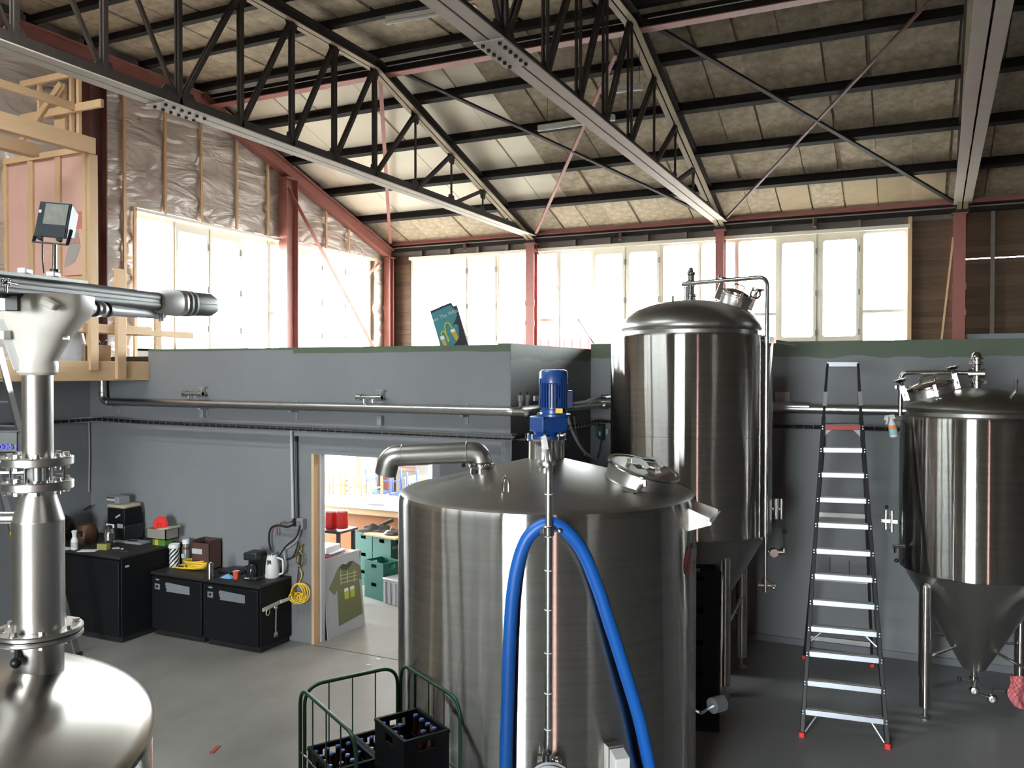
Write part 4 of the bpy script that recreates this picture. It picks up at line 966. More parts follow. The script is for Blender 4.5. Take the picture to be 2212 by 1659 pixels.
m.tube(path, .010, 7); m.tube(spline([p+Vector((.02, -.09, .02)), p+Vector((-.13, -.10, .015)), p+Vector((-.24, -.09, .012)), p+Vector((-.27, -.02, .012)), p+Vector((-.20, .04, .012)), p+Vector((-.08, -.02, .02)), p+Vector((.02, -.06, .03))], 6), .010, 7); m.build('rope', M['yellow'], t)
MB().box(p+Vector((.10, .04, .10)), (.15, .05, .03), .3).build('clip', M['redp'], t, bevel=.008); MB().box(p+Vector((.10, .0, .095)), (.05, .03, .03), 1.2).build('clip', M['redp'], t, bevel=.006)
p = on2(454, 1250); t = thing('steel_can', 'polished steel can at the front edge of the middle fridge', 'can', p); MB().lathe([(0, 0), (.036, 0), (.036, .175), (.034, .178), (.034, .17), (0, .16)], p, n=24).build('can', M['steel'], t); MB().torus(p+UP*.17, UP, .036, .003, 24, 6).build('rim', M['polish'], t)
p = on2(482, 1232); p.x = max(p.x, -7.05); t = thing('black_tray', 'flat black oven tray behind the blue cloth', 'tray', p); MB().box(p+UP*.015, (.30, .22, .02), .2).build('tray', M['black'], t, bevel=.004); MB().box(p+Vector((.02, .06, .03)), (.2, .05, .03), .3).build('handle', M['black'], t, bevel=.004)
p = on2(492, 1248); t = thing('blue_cloth', 'crumpled pale blue cloth beside the red paper cup', 'cloth', p)
m = MB(); n = 14
for i in range(n):
    for j in range(n):
        x, y = (i/(n-1)-.5)*.16, (j/(n-1)-.5)*.10; d = max(0, 1-(abs(x)/.08)**2)*max(0, 1-(abs(y)/.05)**2); m.v.append((p.x+x, p.y+y, p.z+.003+d*(.035+.03*mnoise.noise(Vector((x*40, y*40, 3))))))
for i in range(n-1):
    for j in range(n-1): m.f.append((i*n+j, (i+1)*n+j, (i+1)*n+j+1, i*n+j+1)); m.mi.append(0)
m.build('cloth', mat('pale_blue_cloth', (.16, .34, .55), .8), t)
p = on2(510, 1251); t = thing('paper_cup', 'small orange red paper cup on the right hand fridge', 'cup', p); MB().lathe([(0, 0), (.026, 0), (.036, .09), (.034, .09), (.025, .006), (0, .006)], p, n=22).build('cup', M['orange'], t); MB().torus(p+UP*.09, UP, .036, .003, 22, 6).build('rim', M['white'], t)
p = on2(551, 1250); t = thing('coffee_maker', 'black filter coffee maker on the right hand fridge', 'coffee maker', p)
MB().box(p+UP*.02, (.17, .20, .04), .15).build('base', M['black'], t, bevel=.01); MB().box(p+Vector((.0, .045, .16)), (.17, .12, .25), .15).build('water_tank', M['blackS'], t, bevel=.01); MB().box(p+Vector((0, 0, .265)), (.175, .20, .085), .15).build('filter_head', M['black'], t, bevel=.015)
MB().lathe([(0, .04), (.055, .04), (.065, .08), (.055, .15), (.04, .17), (.04, .18), (0, .18)], p+Vector((-.01, -.035, 0)), n=24).build('jug', mat('smoked_glass', (.02, .02, .02), .06), t); MB().tube([p+Vector((-.03, -.09, .16)), p+Vector((-.045, -.125, .15)), p+Vector((-.045, -.125, .08)), p+Vector((-.03, -.09, .07))], .008, 8).build('jug_handle', M['black'], t); MB().box(p+Vector((-.02, -.105, .025)), (.06, .008, .012), .15).build('switch', M['lgrey'], t)
p = on2(588, 1245); t = thing('electric_kettle', 'white electric kettle with a dark window beside the coffee maker', 'kettle', p)
MB().lathe([(0, 0), (.08, 0), (.085, .02), (.078, .13), (.062, .22), (.05, .245), (0, .25)], p, n=28).build('jug', M['white'], t); MB().lathe([(0, .245), (.03, .245), (.03, .262), (.012, .27), (0, .28)], p, n=16).build('lid_knob', M['polish'], t)
MB().hexa([p+Vector((.005, -.082, .06)), p+Vector((.055, -.063, .06)), p+Vector((.005, -.06, .06)), p+Vector((.04, -.045, .06)), p+Vector((-.01, -.074, .20)), p+Vector((.035, -.062, .20)), p+Vector((-.01, -.05, .20)), p+Vector((.03, -.04, .2))]).build('water_window', M['black'], t, bevel=.004)
MB().tube(arc([p+Vector((.055, .02, .22)), p+Vector((.13, .03, .20)), p+Vector((.13, .03, .05)), p+Vector((.08, .02, .03))], .03), .011, 8).build('handle', M['white'], t)
# --- hung on the right hand fridge's side
x = -6.308
a, b = OX(596, 1312, x), OX(595, 1366, x)
t = thing('combination_wrench', 'long steel wrench hanging on the side of the right hand fridge', 'wrench', a)
m = MB(); m.bar(a, b, .008, .02, (0, 1, 0)); m.build('shank', M['galv'], t); MB().torus(a, (1, 0, 0), .017, .008, 16, 6).build('ring_end', M['galv'], t); MB().prism([(-.03, -.02), (-.012, -.04), (-.012, -.012), (.012, -.012), (.012, -.04), (.03, -.02), (.028, .02), (0, .035), (-.028, .02)], b-UP*.02-Vector((.005, 0, 0)), (0, 1, 0), (0, 0, 1), (.011, 0, 0)).build('open_jaw', M['galv'], t)
t = thing('hook_rail', 'small pale hook rail on the side of the right hand fridge', 'hook rail', OX(585, 1310, x))
MB().bar(OX(568, 1318, x), OX(610, 1298, x), .02, .035).build('rail', M['lgrey'], t); m = MB(); m.torus(OX(577, 1322, x)+Vector((.012, 0, 0)), (1, .2, 0), .035, .006, 20, 6); m.build('string_loop', mat('cream_string', (.55, .5, .32), .8), t); MB().bar(OX(604, 1300, x)+Vector((.012, 0, 0)), OX(625, 1292, x)+Vector((.012, 0, 0)), .02, .03).build('white_grip', M['white'], t)

# ================================================================ services on the grey walls
def onw(u, v, off=.03): return OY(u, v, YP-off)
ypipe = YP-.09; zpipe = 2.665
px0 = OY(222, 862, ypipe).x
t = thing('steel_main_pipe', 'long grey steel pipe running along the grey walls just under their tops', 'pipe', (px0, ypipe, zpipe))
xc = -3.47
m = MB(); m.tube(arc([(px0, ypipe, 2.97), (px0, ypipe, zpipe), (xc, ypipe, zpipe), (xc, 9.765, zpipe+.01), (-1.0, 9.765, zpipe+.01)], .1, 8), .048, 20); m.build('pipe', M['galv'], t)
m = MB(); m.tube([(-2.2, 9.775, 2.65), (1.6, 9.775, 2.65), (4, 9.775, 2.65)], .055, 20); m.build('rear_pipe', M['galv'], t)
MB().torus((px0, ypipe, zpipe+.12), UP, .05, .006, 20, 6).build('elbow_joint', M['galv'], t); MB().torus((px0+.12, ypipe, zpipe), (1, 0, 0), .05, .006, 20, 6).build('elbow_joint', M['galv'], t)
MB().cyl((xc-.02, ypipe-.01, zpipe-.01), (xc+.13, ypipe-.06, zpipe-.01), .034, n=16).build('branch_stub', M['galv'], t)
for u in (245, 435, 630, 1000): q = OY(u, 870, ypipe); m = MB(); m.b2((q.x-.02, YP-.13, zpipe-.065), (q.x+.02, YP-.002, zpipe-.05)); m.b2((q.x-.02, YP-.012, zpipe-.15), (q.x+.02, YP-.002, zpipe+.06)); m.build('bracket', M['greyp'], t)
def tap(p, s=1., lab=None, d=(1, 0, 0)):
    d = V3(d); q = V3(p); m = MB()
    m.cyl(q-d*.13*s, q-d*.13*s-UP*.06*s, .012*s, n=8); m.cyl(q-d*.02*s, q-d*.02*s-UP*.05*s, .012*s, n=8); m.cyl(q-d*.2*s, q+d*.10*s, .022*s, n=12); m.cyl(q-d*.22*s, q-d*.16*s, .034*s, n=12); m.cyl(q+d*.04*s, q+d*.10*s, .034*s, n=12)
    o = m.build('tap_body', M['galv'], t); h = MB(); h.cyl(q+d*.08*s, q+d*.08*s+UP*.07*s, .014*s, n=8); h.box(q+d*.08*s+UP*.075*s, (.10*s, .03*s, .018*s)); h.build('tap_handle', M['greyp'], o)
tap(OY(425, 851, ypipe)); tap(OY(808, 859, ypipe))
for u, v in ((1124, 862), (1139, 860)):
    q = OX(u, v, xc+.0); m = MB(); m.cyl((q.x, q.y, zpipe+.03), (q.x, q.y, zpipe+.12), .018, n=10); m.cyl((q.x, q.y, zpipe+.10), (q.x, q.y, zpipe+.155), .026, n=10); o = m.build('valve', M['galv'], t); MB().box((q.x, q.y, zpipe+.17), (.008, .02, .04)).build('valve_lever', M['polish'], o)
m = MB(); m.tube(arc([(xc+.02, 8.1, zpipe+.0), (xc+.09, 9.1, zpipe+.03), (xc+.1, 9.6, zpipe+.09), (-2.0, 9.72, zpipe+.09)], .12), .034, 14); m.build('upper_pipe', M['polish'], t)
m = MB(); m.tube([(xc+.06, 8.5, zpipe-.02), (xc+.16, 9.35, zpipe-.01), (xc+.18, 9.5, zpipe-.01)], .028, 12); m.cyl((xc+.18, 9.48, zpipe-.01), (xc+.21, 9.56, zpipe-.01), .045, n=16); m.build('capped_pipe', M['galv'], t)
m = MB(); m.cyl((-2.98, 9.70, zpipe-.03), (-2.75, 9.70, zpipe-.03), .018, n=10); m.cyl((-2.86, 9.70, zpipe-.03), (-2.86, 9.62, zpipe-.02), .014, n=8); m.build('small_valve', M['polish'], t)
MB().box((xc+.05, 8.0, zpipe+.12), (.02, .5, .05)).build('name_board', M['lgrey'], t)
MB().box(OY(1690, 862, 9.82), (.16, .03, .16)).build('wall_plate', M['lgrey'], t); MB().cyl(OY(1682, 866, 9.8), OY(1682, 880, 9.76), .02, n=10).build('drop_stub', M['galv'], t)
# wire cable tray
t = thing('cable_tray', 'wire mesh cable tray running along the grey walls below the steel pipe', 'cable tray', (-6, YP-.05, 2.36))
path = [(-9.56, 3.0, 2.37), (-9.56, 7.2, 2.40), (-9.3, YP-.06, 2.42), (-8.6, YP-.06, 2.405), (-3.49, YP-.06, 2.385), (-3.49, 9.76, 2.43), (1.8, 9.76, 2.43)]
m = MB()
def tray_side(a, b):
    d = (b-a); L = d.length; d.normalize(); nrm = Vector((d.y, -d.x, 0))
    if nrm.dot(Vector((0, -1, 0)))+nrm.dot(Vector((1, 0, 0))) < 0: nrm = -nrm
    for off, z in ((0, .0), (0, .055), (.10, .0), (.10, .055), (.05, 0)): m.bar(a+nrm*off+UP*z, b+nrm*off+UP*z, .006, .006)
    k = int(L/.1)
    for i in range(k+1):
        q = a+d*(L*i/max(k, 1)); m.bar(q, q+nrm*.1, .005, .005); m.bar(q+nrm*.1, q+nrm*.1+UP*.058, .005, .005); m.bar(q, q+UP*.058, .005, .005)
PP = [V3(p) for p in path]
for a, b in zip(PP, PP[1:]): tray_side(a, b)
m.build('wire_mesh', M['tray'], t)
m = MB(); m.tube([p+Vector((.02 if i > 4 else .0, -.05, .018)) for i, p in enumerate(PP)], .014, 6); m.tube([p+Vector((.05 if i > 4 else 0, -.03, .03)) for i, p in enumerate(PP)], .012, 6); m.build('cables', M['black'], t)
m = MB()
for u, v in ((439, 893), (822, 908)): q = OY(u, v, YP-.03); m.box(q, (.055, .06, .10))
m.build('hangers', M['greyp'], t)
# vertical drops
t = thing('conduit_drop', 'grey and black conduits dropping from the cable tray to the wall socket', 'conduit', onw(637, 950))
MB().tube([onw(629, 922), onw(633, 1120)], .017, 8).build('grey_conduit', M['lgrey'], t); MB().tube([onw(640, 945), onw(643, 1130)], .014, 8).build('black_conduit', M['black'], t); MB().box(onw(640, 948), (.03, .03, .06)).build('coupler', M['black'], t)
q = onw(651, 1131, .04); t2 = thing('wall_socket', 'grey wall socket box with leads plugged in beside the doorway', 'socket', q)
MB().box(q, (.085, .07, .12)).build('box', M['greyp'], t2, bevel=.006); MB().box(q+Vector((-.075, 0, .01)), (.055, .06, .09)).build('plug', M['black'], t2, bevel=.006); MB().box(q+Vector((-.01, -.04, .0)), (.05, .01, .07)).build('cover', M['tape'], t2)
def lead(pts, r, m_, lab, off=.05): return tag(MB().tube(spline([onw(u, v, off) for u, v in pts], 6), r, 7).build('power_lead', M[m_]), lab, 'cable')
lead([(640, 1128), (622, 1138), (600, 1135), (585, 1142), (581, 1165), (585, 1188)], .012, 'black', 'thick black lead arching from the socket down to the kettle lid', .07)
lead([(648, 1135), (640, 1160), (618, 1180), (604, 1200), (601, 1208)], .009, 'black', 'thin black lead slanting down to the white kettle', .09)
lead([(650, 1132), (642, 1165), (626, 1180), (614, 1190), (617, 1220), (611, 1238), (600, 1243)], .010, 'lgrey', 'white lead looping from the socket behind the kettle', .06)
lead([(645, 1170), (635, 1200), (622, 1208), (606, 1210)], .009, 'black', 'black lead looping low towards the kettle side', .05)
lead([(655, 1175), (648, 1185), (640, 1210), (650, 1225), (657, 1205), (646, 1190)], .006, 'brass', 'thin brownish cord looped under the socket', .05)
lead([(648, 1180), (645, 1230), (642, 1262)], .008, 'black', 'black lead hanging straight down to the yellow hose', .04)
lead([(640, 1120), (622, 1130), (610, 1128), (606, 1132)], .006, 'brass', 'yellowish cord running left from the socket', .06)
q = onw(598, 1146, .07); tag(MB().bar(q+UP*.05, q-UP*.05, .02, .012, (0, 1, 0)).build('cable_label', mat('dull_red_tag', (.25, .07, .07), .6), bevel=.003), 'small dull red tag hanging from the thick black lead', 'tag')
t = thing('yellow_hose', 'coil of thin yellow hose hanging on the wall beside the doorway', 'hose', onw(644, 1280))
m = MB()
for k in range(4): c = onw(645+k*1.2, 1277+k*1.5, .05+.012*k); m.torus(c, (.2*k-.3, -1, .15*k-.2), .085+.008*k, .0075, 24, 6)
for k in range(5): c = onw(634+5*k, 1290+(k % 2)*4, .06); m.torus(c, (.5-.2*k, -1, .3), .05, .0075, 18, 6)
m.build('coil', M['yellow'], t); MB().tube(spline([onw(645, 1262), onw(652, 1240), onw(643, 1215), onw(650, 1190), onw(653, 1175)], 6), .007, 6).build('tail', M['yellow'], t)
t = thing('wall_stain', 'dark drip marks on the grey wall beneath the yellow hose', 'stain', onw(643, 1320, 0))
m = MB()
for u, v, s in ((643, 1312, .02), (644, 1322, .025), (642, 1332, .02), (641, 1340, .015)): m.box(onw(u, v, .001), (s, .002, s*1.6), None)
m.build('drips', M['tape'], t)
# cable bundle on the corner, lead loops at far left
t = thing('cable_bundle', 'bundle of grey leads falling from the tray at the wall corner', 'cable', onw(1094, 960))
m = MB()
for k in range(6): m.tube(spline([onw(1087+3.2*k, 938, .04), onw(1086+3.4*k+random.uniform(-2, 2), 965, .05), onw(1087+3.2*k, 1010, .045)], 5), .011, 6)
m.build('leads', M['greyp'], t)
lead([(141, 905), (139, 1000), (137, 1060), (142, 1092), (160, 1106), (180, 1102), (196, 1092)], .010, 'black', 'black lead dropping from the tray behind the tank pipe and curling right', .10)
lead([(177, 900), (180, 980), (181, 1060), (188, 1080)], .007, 'lgrey', 'left one of two pale cords hanging down the wall at the left', .04)
lead([(192, 900), (193, 980), (192, 1062)], .007, 'lgrey', 'right one of two pale cords hanging down the wall at the left', .04)
# junction boxes on the rear wall
q = OY(1298, 932, 9.82); t = thing('control_box', 'green and black motor switch box on the rear wall left of the tall fermenter', 'switch box', q)
MB().box(q+Vector((-.035, 0, 0)), (.06, .06, .15)).build('green_box', mat('emerald_box', (.0, .16, .08), .5), t, bevel=.006); MB().box(q+Vector((.02, -.02, 0)), (.06, .09, .19)).build('black_box', M['black'], t, bevel=.006); MB().box(q+Vector((.01, -.068, -.02)), (.02, .004, .05)).build('label', M['paper'], t); MB().box(q+Vector((.085, 0, -.0)), (.035, .04, .06)).build('bracket', M['lgrey'], t)
tag(MB().tube(spline([q+Vector((.0, -.03, -.1)), q+Vector((-.03, -.08, -.3)), OY(1270, 985, 9.6), OY(1262, 982, 9.5)], 6), .010, 7).build('switch_lead', M['greyp']), 'grey lead hanging in an arc below the green switch box', 'cable')
tag(MB().tube(spline([OX(1226, 900, -3.4), OX(1240, 940, -3.4), OX(1262, 975, -3.35), OY(1290, 992, 9.3)], 6), .016, 7).build('motor_lead', M['lgrey']), 'thick light grey lead sagging from the tray behind the blue motor', 'cable')
tag(MB().tube(spline([OX(1240, 900, -3.42), OX(1250, 955, -3.42), OX(1268, 985, -3.4)], 6), .010, 7).build('motor_lead', M['greyp']), 'thinner grey lead hanging beside the thick one behind the blue motor', 'cable')
# framed poster board leaning on the bar room roof
pl = [OY(929, 672, 8.9), OY(976, 652, 8.9), OY(1020, 748, 8.9), OY(961, 748, 8.9)]
ex = (pl[1]-pl[0]); wdt = ex.length; ex.normalize(); ey = Vector((ex.z, 0, -ex.x)); ey = ey if ey.z > 0 else -ey; ez = ex.cross(ey)
L_ = 1.05; o = pl[0]; s_ = (OY(986, 660, 8.9)-pl[0]).dot(ex)
t = thing('poster_board', 'teal poster board with a whale and beer glasses, tilted above the grey wall', 'poster', o-ey*L_)
bw = s_; cc = o+ex*(bw/2)
def pb(a, b): return o+ex*a-ey*b
m = MB(); m.prism([(0, 0), (bw*.82, .0), (bw*.87, -.06), (bw, -.06), (bw, -L_), (0, -L_)], o, ex, ey, Vector((0, .02, 0))); m.build('board', M['navy'], t)
m = MB(); m.prism([(.0, -.03), (bw*.80, -.03), (bw*.86, -.09), (bw-.03, -.09), (bw-.03, -L_), (.0, -L_)], o+Vector((0, -.002, 0)), ex, ey, Vector((0, .002, 0))); face = m.build('printed_face', M['teal'], t)
Tm = frame3(pb(bw*.44, .125)+Vector((0, -.004, 0)), ex, ey, Vector((0, -1, 0)))
text('Down The Whale', .068, 'title', M['lgrey'], t, Tm, .001)
def flat(name, pts, m_, k=.004): MB().prism([(a*bw, -b*bw) for a, b in pts], o+Vector((0, -k, 0)), ex, ey, Vector((0, .0015, 0))).build(name, m_, t)
flat('whale', [(.82, .62), (.90, .50), (.97, .58), (.95, .80), (.97, 1.05), (.94, 1.40), (.84, 1.60), (.70, 1.78), (.55, 1.90), (.38, 1.80), (.27, 1.62), (.22, 1.45), (.42, 1.40), (.62, 1.32), (.76, 1.20), (.82, 1.0), (.86, .82), (.80, .74), (.66, .74), (.74, .68)], M['navy'])
flat('whale_eye', [(.62, 1.60), (.70, 1.58), (.70, 1.62), (.62, 1.63)], M['lgrey'], .006)
flat('beer_glass', [(.10, 1.02), (.24, 1.02), (.26, 1.42), (.16, 1.46)], M['amber'], .005); flat('beer_glass', [(.54, .92), (.70, .92), (.74, 1.22), (.62, 1.28)], M['amber'], .005)
flat('foam', [(.09, .94), (.24, .94), (.245, 1.06), (.10, 1.06)], M['paper'], .006); flat('foam', [(.53, .86), (.69, .86), (.70, .96), (.54, .96)], M['paper'], .006)
m = MB()
for pts in ([(.36, 1.22), (.36, .86), (.40, .66), (.50, .60), (.58, .66), (.62, .84)], [(.18, .92), (.20, .84), (.28, .82), (.34, .94), (.40, 1.2)]): m.tube(spline([pb(a*bw, b*bw)+Vector((0, -.006, 0)) for a, b in pts], 6), .011, 6)
m.build('water_jets', M['olive'], t)
# ================================================================ the big agitator tank in the middle
C1 = Vector((-2.457, 5.80, 0)); R1 = 1.10; Z1 = 2.165
f1 = Vector((-C1.x, -C1.y, 0)).normalized(); r1 = Vector((-f1.y, f1.x, 0))
def zt(v, dep=6.3): return 3.05-(v-803)/1819*dep
def c1(a, b, z): return C1+r1*a+f1*b+UP*z
def cone1(q): return Z1+.012+(1-q/(R1-.03))*.262
def surf(C, R, u, v):
    d = ray(u, v); o = EYE-C; a = d.x**2+d.y**2; b = 2*(o.x*d.x+o.y*d.y); c = o.x**2+o.y**2-R*R; D = b*b-4*a*c
    k = (-b-math.sqrt(max(D, 0)))/(2*a); return EYE+d*k
t1 = thing('agitator_tank', 'large stainless brewing tank with blue agitator motor on its conical top, centre', 'tank', C1)
MB().lathe([(0, .07), (R1-.10, .07), (R1-.03, .075), (R1, .10), (R1, Z1-.05), (R1-.004, Z1-.02), (R1-.014, Z1)], C1, n=128).build('shell', M['steel'], t1)
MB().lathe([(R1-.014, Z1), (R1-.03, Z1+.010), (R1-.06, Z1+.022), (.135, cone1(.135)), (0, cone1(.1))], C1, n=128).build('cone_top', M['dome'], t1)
for k in range(4):
    a = PI/4+k*PI/2; p = C1+Vector((math.cos(a), math.sin(a), 0))*(R1-.16); m = MB(); m.cyl((p.x, p.y, .02), (p.x, p.y, .08), .06); m.cyl((p.x, p.y, 0), (p.x, p.y, .02), .09); m.build('leg', M['satin'], t1)
zn0, zn1 = zt(990), zt(950)
MB().lathe([(.135, zn0-.03), (.135, zn1), (.15, zn1), (.15, zn1+.012), (0, zn1+.012)], C1, n=48).build('neck', M['steel'], t1)
m = MB()
for k in range(8): a = 2*PI*(k+.4)/8; p = C1+Vector((math.cos(a), math.sin(a), 0))*.135; m.cyl((p.x, p.y, zn1+.01), (p.x, p.y, zn1+.05), .012, n=6)
m.build('neck_bolts', M['satin'], t1)
# motor
zg0, zg1, zm0, zm1, zm2 = zt(932), zt(898), zt(893), zt(827), zt(798)
mc = c1(.052, .01, 0)
mo = MB().lathe([(0, zn1+.013), (.142, zn1+.013), (.142, zn1+.036), (.085, zn1+.040), (.098, zg0+.005), (0, zg0+.005)], C1, n=40).build('motor_base', M['blue'], t1)
Rg = Matrix.Rotation(YAW+math.radians(28), 3, 'Z')
gc = c1(.015, -.01, (zg0+zg1)/2)
MB().box(gc, (.22, .20, zg1-zg0), Rg).build('gearbox', M['blue'], mo, bevel=.008)
m = MB()
for s in (-1, 1):
    for z in (-.05, .05): q = gc+Rg @ Vector((s*.095, -.10, z)); m.cyl(q, q+Rg @ Vector((0, -.008, 0)), .008, n=8)
m.build('gearbox_screws', M['purlin'], mo)
MB().cyl(gc+UP*((zg1-zg0)/2)-r1*.05+f1*.06, gc+UP*((zg1-zg0)/2+.03)-r1*.05+f1*.06, .03, n=12).build('vent_plug', M['galv'], mo)
MB().lathe([(0, zg1), (.125, zg1), (.125, zm0), (.10, zm0+.005), (.10, zm0+.03), (.088, zm0+.035), (.088, zm1), (0, zm1)], Vector((mc.x, mc.y, 0)), n=40).build('motor_body', M['blue'], mo)
fins = MB()
for k in range(30):
    a = 2*PI*k/30; p = mc+Vector((math.cos(a), math.sin(a), 0))*.097; fins.box((p.x, p.y, (zm0+.05+zm1)/2), (.026, .0075, zm1-zm0-.05), a)
fins.build('cooling_fins', M['blue'], mo)
m = MB()
for k in range(4):
    a = PI/4+k*PI/2; p = mc+Vector((math.cos(a), math.sin(a), 0))*.105
    for z in (zm0+.09, zm0+.24): m.box((p.x, p.y, z), (.02, .02, .05), a)
m.build('lugs', M['blue'], mo)
MB().lathe([(.100, zm1-.005), (.106, zm1+.003), (.106, zm2-.02), (.095, zm2-.004), (.08, zm2), (0, zm2+.002)], Vector((mc.x, mc.y, 0)), n=44).build('fan_cover', M['blue'], mo)
a_ = mc+r1*.118-f1*.02; MB().box((a_.x, a_.y, zt(862)), (.05, .12, .13), YAW).build('terminal_box', mat('dark_blue_box', (.008, .02, .07), .4), mo, bevel=.006)
q = mc+f1*.112+r1*.04; MB().box((q.x, q.y, zt(885)), (.055, .006, .035), YAW-.42).build('yellow_plate', M['yellow'], mo)
# manway
az = (r1*.66+f1*.24).normalized(); mb0 = c1(.655, .27, 0); qd = (mb0-C1).length; mb0.z = cone1(qd)-.03
an = (UP+az*.28+f1*.07).normalized()
mw = MB().lathe([(.285, 0), (.255, .02), (.247, .04), (.247, .135)], mb0, an, 56).build('manway', M['dome'], t1)
MB().lathe([(.247, .128), (.262, .130), (.266, .14), (.262, .15), (.235, .152), (.228, .146), (.1, .150), (0, .152)], mb0, an, 56).build('manway_lid', M['polish'], mw)
ex = (r1-an*r1.dot(an)).normalized(); ey = an.cross(ex)
def mw_(a, b, c): return mb0+ex*a+ey*b+an*c
for s in (-.03, .10):
    MB().prism([(-.085, 0), (-.08, .025), (-.05, .05), (0, .058), (.05, .05), (.085, .02), (.06, 0), (.0, .02), (-.05, 0)], mw_(-.02+s*.9, s, .152), (ex*.85-ey*.5).normalized(), an, (ey*.85+ex*.5).normalized()*.006).build('hinge_ear', M['dome'], mw)
MB().bar(mw_(-.10, .03, .17), mw_(.09, .03, .17), .06, .012, an).build('hinge_plate', M['dome'], mw)
m = MB(); m.box(mw_(-.11, .0, .165), (.03, .03, .035)); m.box(mw_(.0, -.02, .165), (.03, .03, .03)); m.cyl(mw_(-.06, .02, .19), mw_(.12, .12, .19), .009, n=8); m.build('hinge_blocks', M['polish'], mw)
q = mw_(-.02, -.252, .10); e2 = (-ey*.6-an*.5-ex*.35).normalized()
m = MB(); m.box(q, (.04, .03, .04)); m.bar(q, q+e2*.13, .018, .02); m.build('swing_bolt', M['satin'], mw); q2 = q+e2*.125
m = MB(); m.cyl(q2-e2*.012, q2+e2*.02, .016, n=10)
m.tube([q2, q2-ex*.085+UP*.005], .006, 6); m.tube([q2, q2+ex*.08-UP*.03], .006, 6); m.build('wing_nut', M['polish'], mw)
# vapour pipe
vb = c1(-.475, .12, 0); vb.z = cone1((vb-C1).length)-.01
def wv(u, v, dep): return PD(u, v, dep)
dep = (vb-EYE).dot(_F)
vp = MB().tube(arc([vb, wv(1040, 975, dep), wv(1036, 978, dep), wv(860, 984, dep-.05), wv(836, 985, dep-.05), wv(832, 1022, dep-.03)], .0, 1)[:1]+arc([vb, wv(1038, 976, dep), wv(842, 985, dep-.05), wv(833, 1024, dep-.03)], .17, 9)[1:], .079, 28).build('vapour_pipe', M['dome'], t1)
m = MB(); m.lathe([(.085, .0), (.085, .05), (.075, .055)], vb-UP*.02, UP, 32); m.lathe([(.08, .055), (.092, .058), (.096, .07), (.096, .085), (.092, .097), (.08, .10)], vb-UP*.02, UP, 32); m.build('pipe_clamp', M['polish'], vp)
m = MB(); q = vb+UP*.06-r1*.10+f1*.02; m.cyl(q, q-r1*.03, .01, n=8); m.box(q-r1*.03, (.03, .02, .035)); m.build('clamp_wing', M['polish'], vp)
m = MB()
for s in (0,): m.torus(wv(1008, 977, dep-.015), (wv(1008, 977, dep)-wv(900, 982, dep)), .080, .003, 28, 6); m.torus(wv(868, 984, dep-.045), (wv(1008, 977, dep)-wv(900, 982, dep)), .080, .003, 28, 6)
m.build('weld_seams', M['satin'], vp)
# lifting eye
p = c1(-.27, .72, 0); p.z = cone1((p-C1).length); MB().tube(spline([p-r1*.02, p-r1*.018+UP*.07, p+UP*.11, p+r1*.018+UP*.07, p+r1*.02], 5), .009, 8).build('lifting_eye', M['polish'], t1)
# spray ball pipe running down the front
rp = R1+.10
def fr(z, off=rp, du=0): 
    d = ray(1185+du, 1200); h = Vector((d.x, d.y, 0)).normalized(); k = -(C1.x*h.x+C1.y*h.y); 
    p = surf(C1, off, 1185+du, 1200); return Vector((p.x, p.y, z))
b0 = c1(.0, .36, 0); b0.z = cone1(.36)
rod = MB().tube(arc([b0, b0+UP*.14, Vector((fr(0).x, fr(0).y, b0.z+.14)), fr(.70)], .07, 8), .021, 16).build('cleaning_pipe', M['satin'], t1)
m = MB(); m.lathe([(.05, 0), (.05, .035), (.034, .04), (.06, .05), (.064, .06), (.064, .075), (.06, .085), (.03, .09)], b0-UP*.01, UP, 28); m.build('ferrule', M['satin'], rod)
m = MB(); q = b0+UP*.15; m.bar(q+f1*.05+UP*.0, q+f1*.03-r1*.02+UP*.10, .034, .014, f1); m.box(q+f1*.03, (.05, .05, .03)); m.build('pipe_handle', M['satin'], rod)
frd = (fr(0)-EYE).dot(_F)
m = MB()
for v in (1065, 1134, 1156, 1229, 1314, 1407, 1494, 1572): m.torus(fr(zt(v, frd)), UP, .022, .004, 20, 6)
m.build('pipe_rings', M['white'], rod)
z = zt(1144, frd); m = MB(); m.lathe([(.03, -.03), (.034, -.025), (.034, .025), (.03, .03)], fr(z), UP, 20); m.cyl(fr(z)+r1*.03, fr(z)+r1*.055, .010, n=8); m.ball(fr(z)+r1*.062, .017, 10, 6, (1, .5, 1)); m.box(fr(z)-r1*.035, (.02, .03, .03)); m.build('pipe_clamp', M['polish'], rod)
z = zt(1630, frd); vv = MB(); vv.cyl(fr(z-.08), fr(z+.02), .034, n=16); vv.cyl(fr(z-.04)-r1*.055, fr(z-.04)+r1*.06, .014, n=10); vv.ball(fr(z-.03)+r1*.06, .026, 12, 8); vv.box(fr(z-.02)-r1*.05, (.028, .04, .05), YAW); vv.build('bottom_valve', M['polish'], rod)
m = MB(); q = fr(zt(1616, frd))+f1*.05; m.ball(q, .019, 14, 8); m.cyl(q, q-UP*.10-f1*.03, .008, n=8); m.build('valve_knob', M['black'], rod)
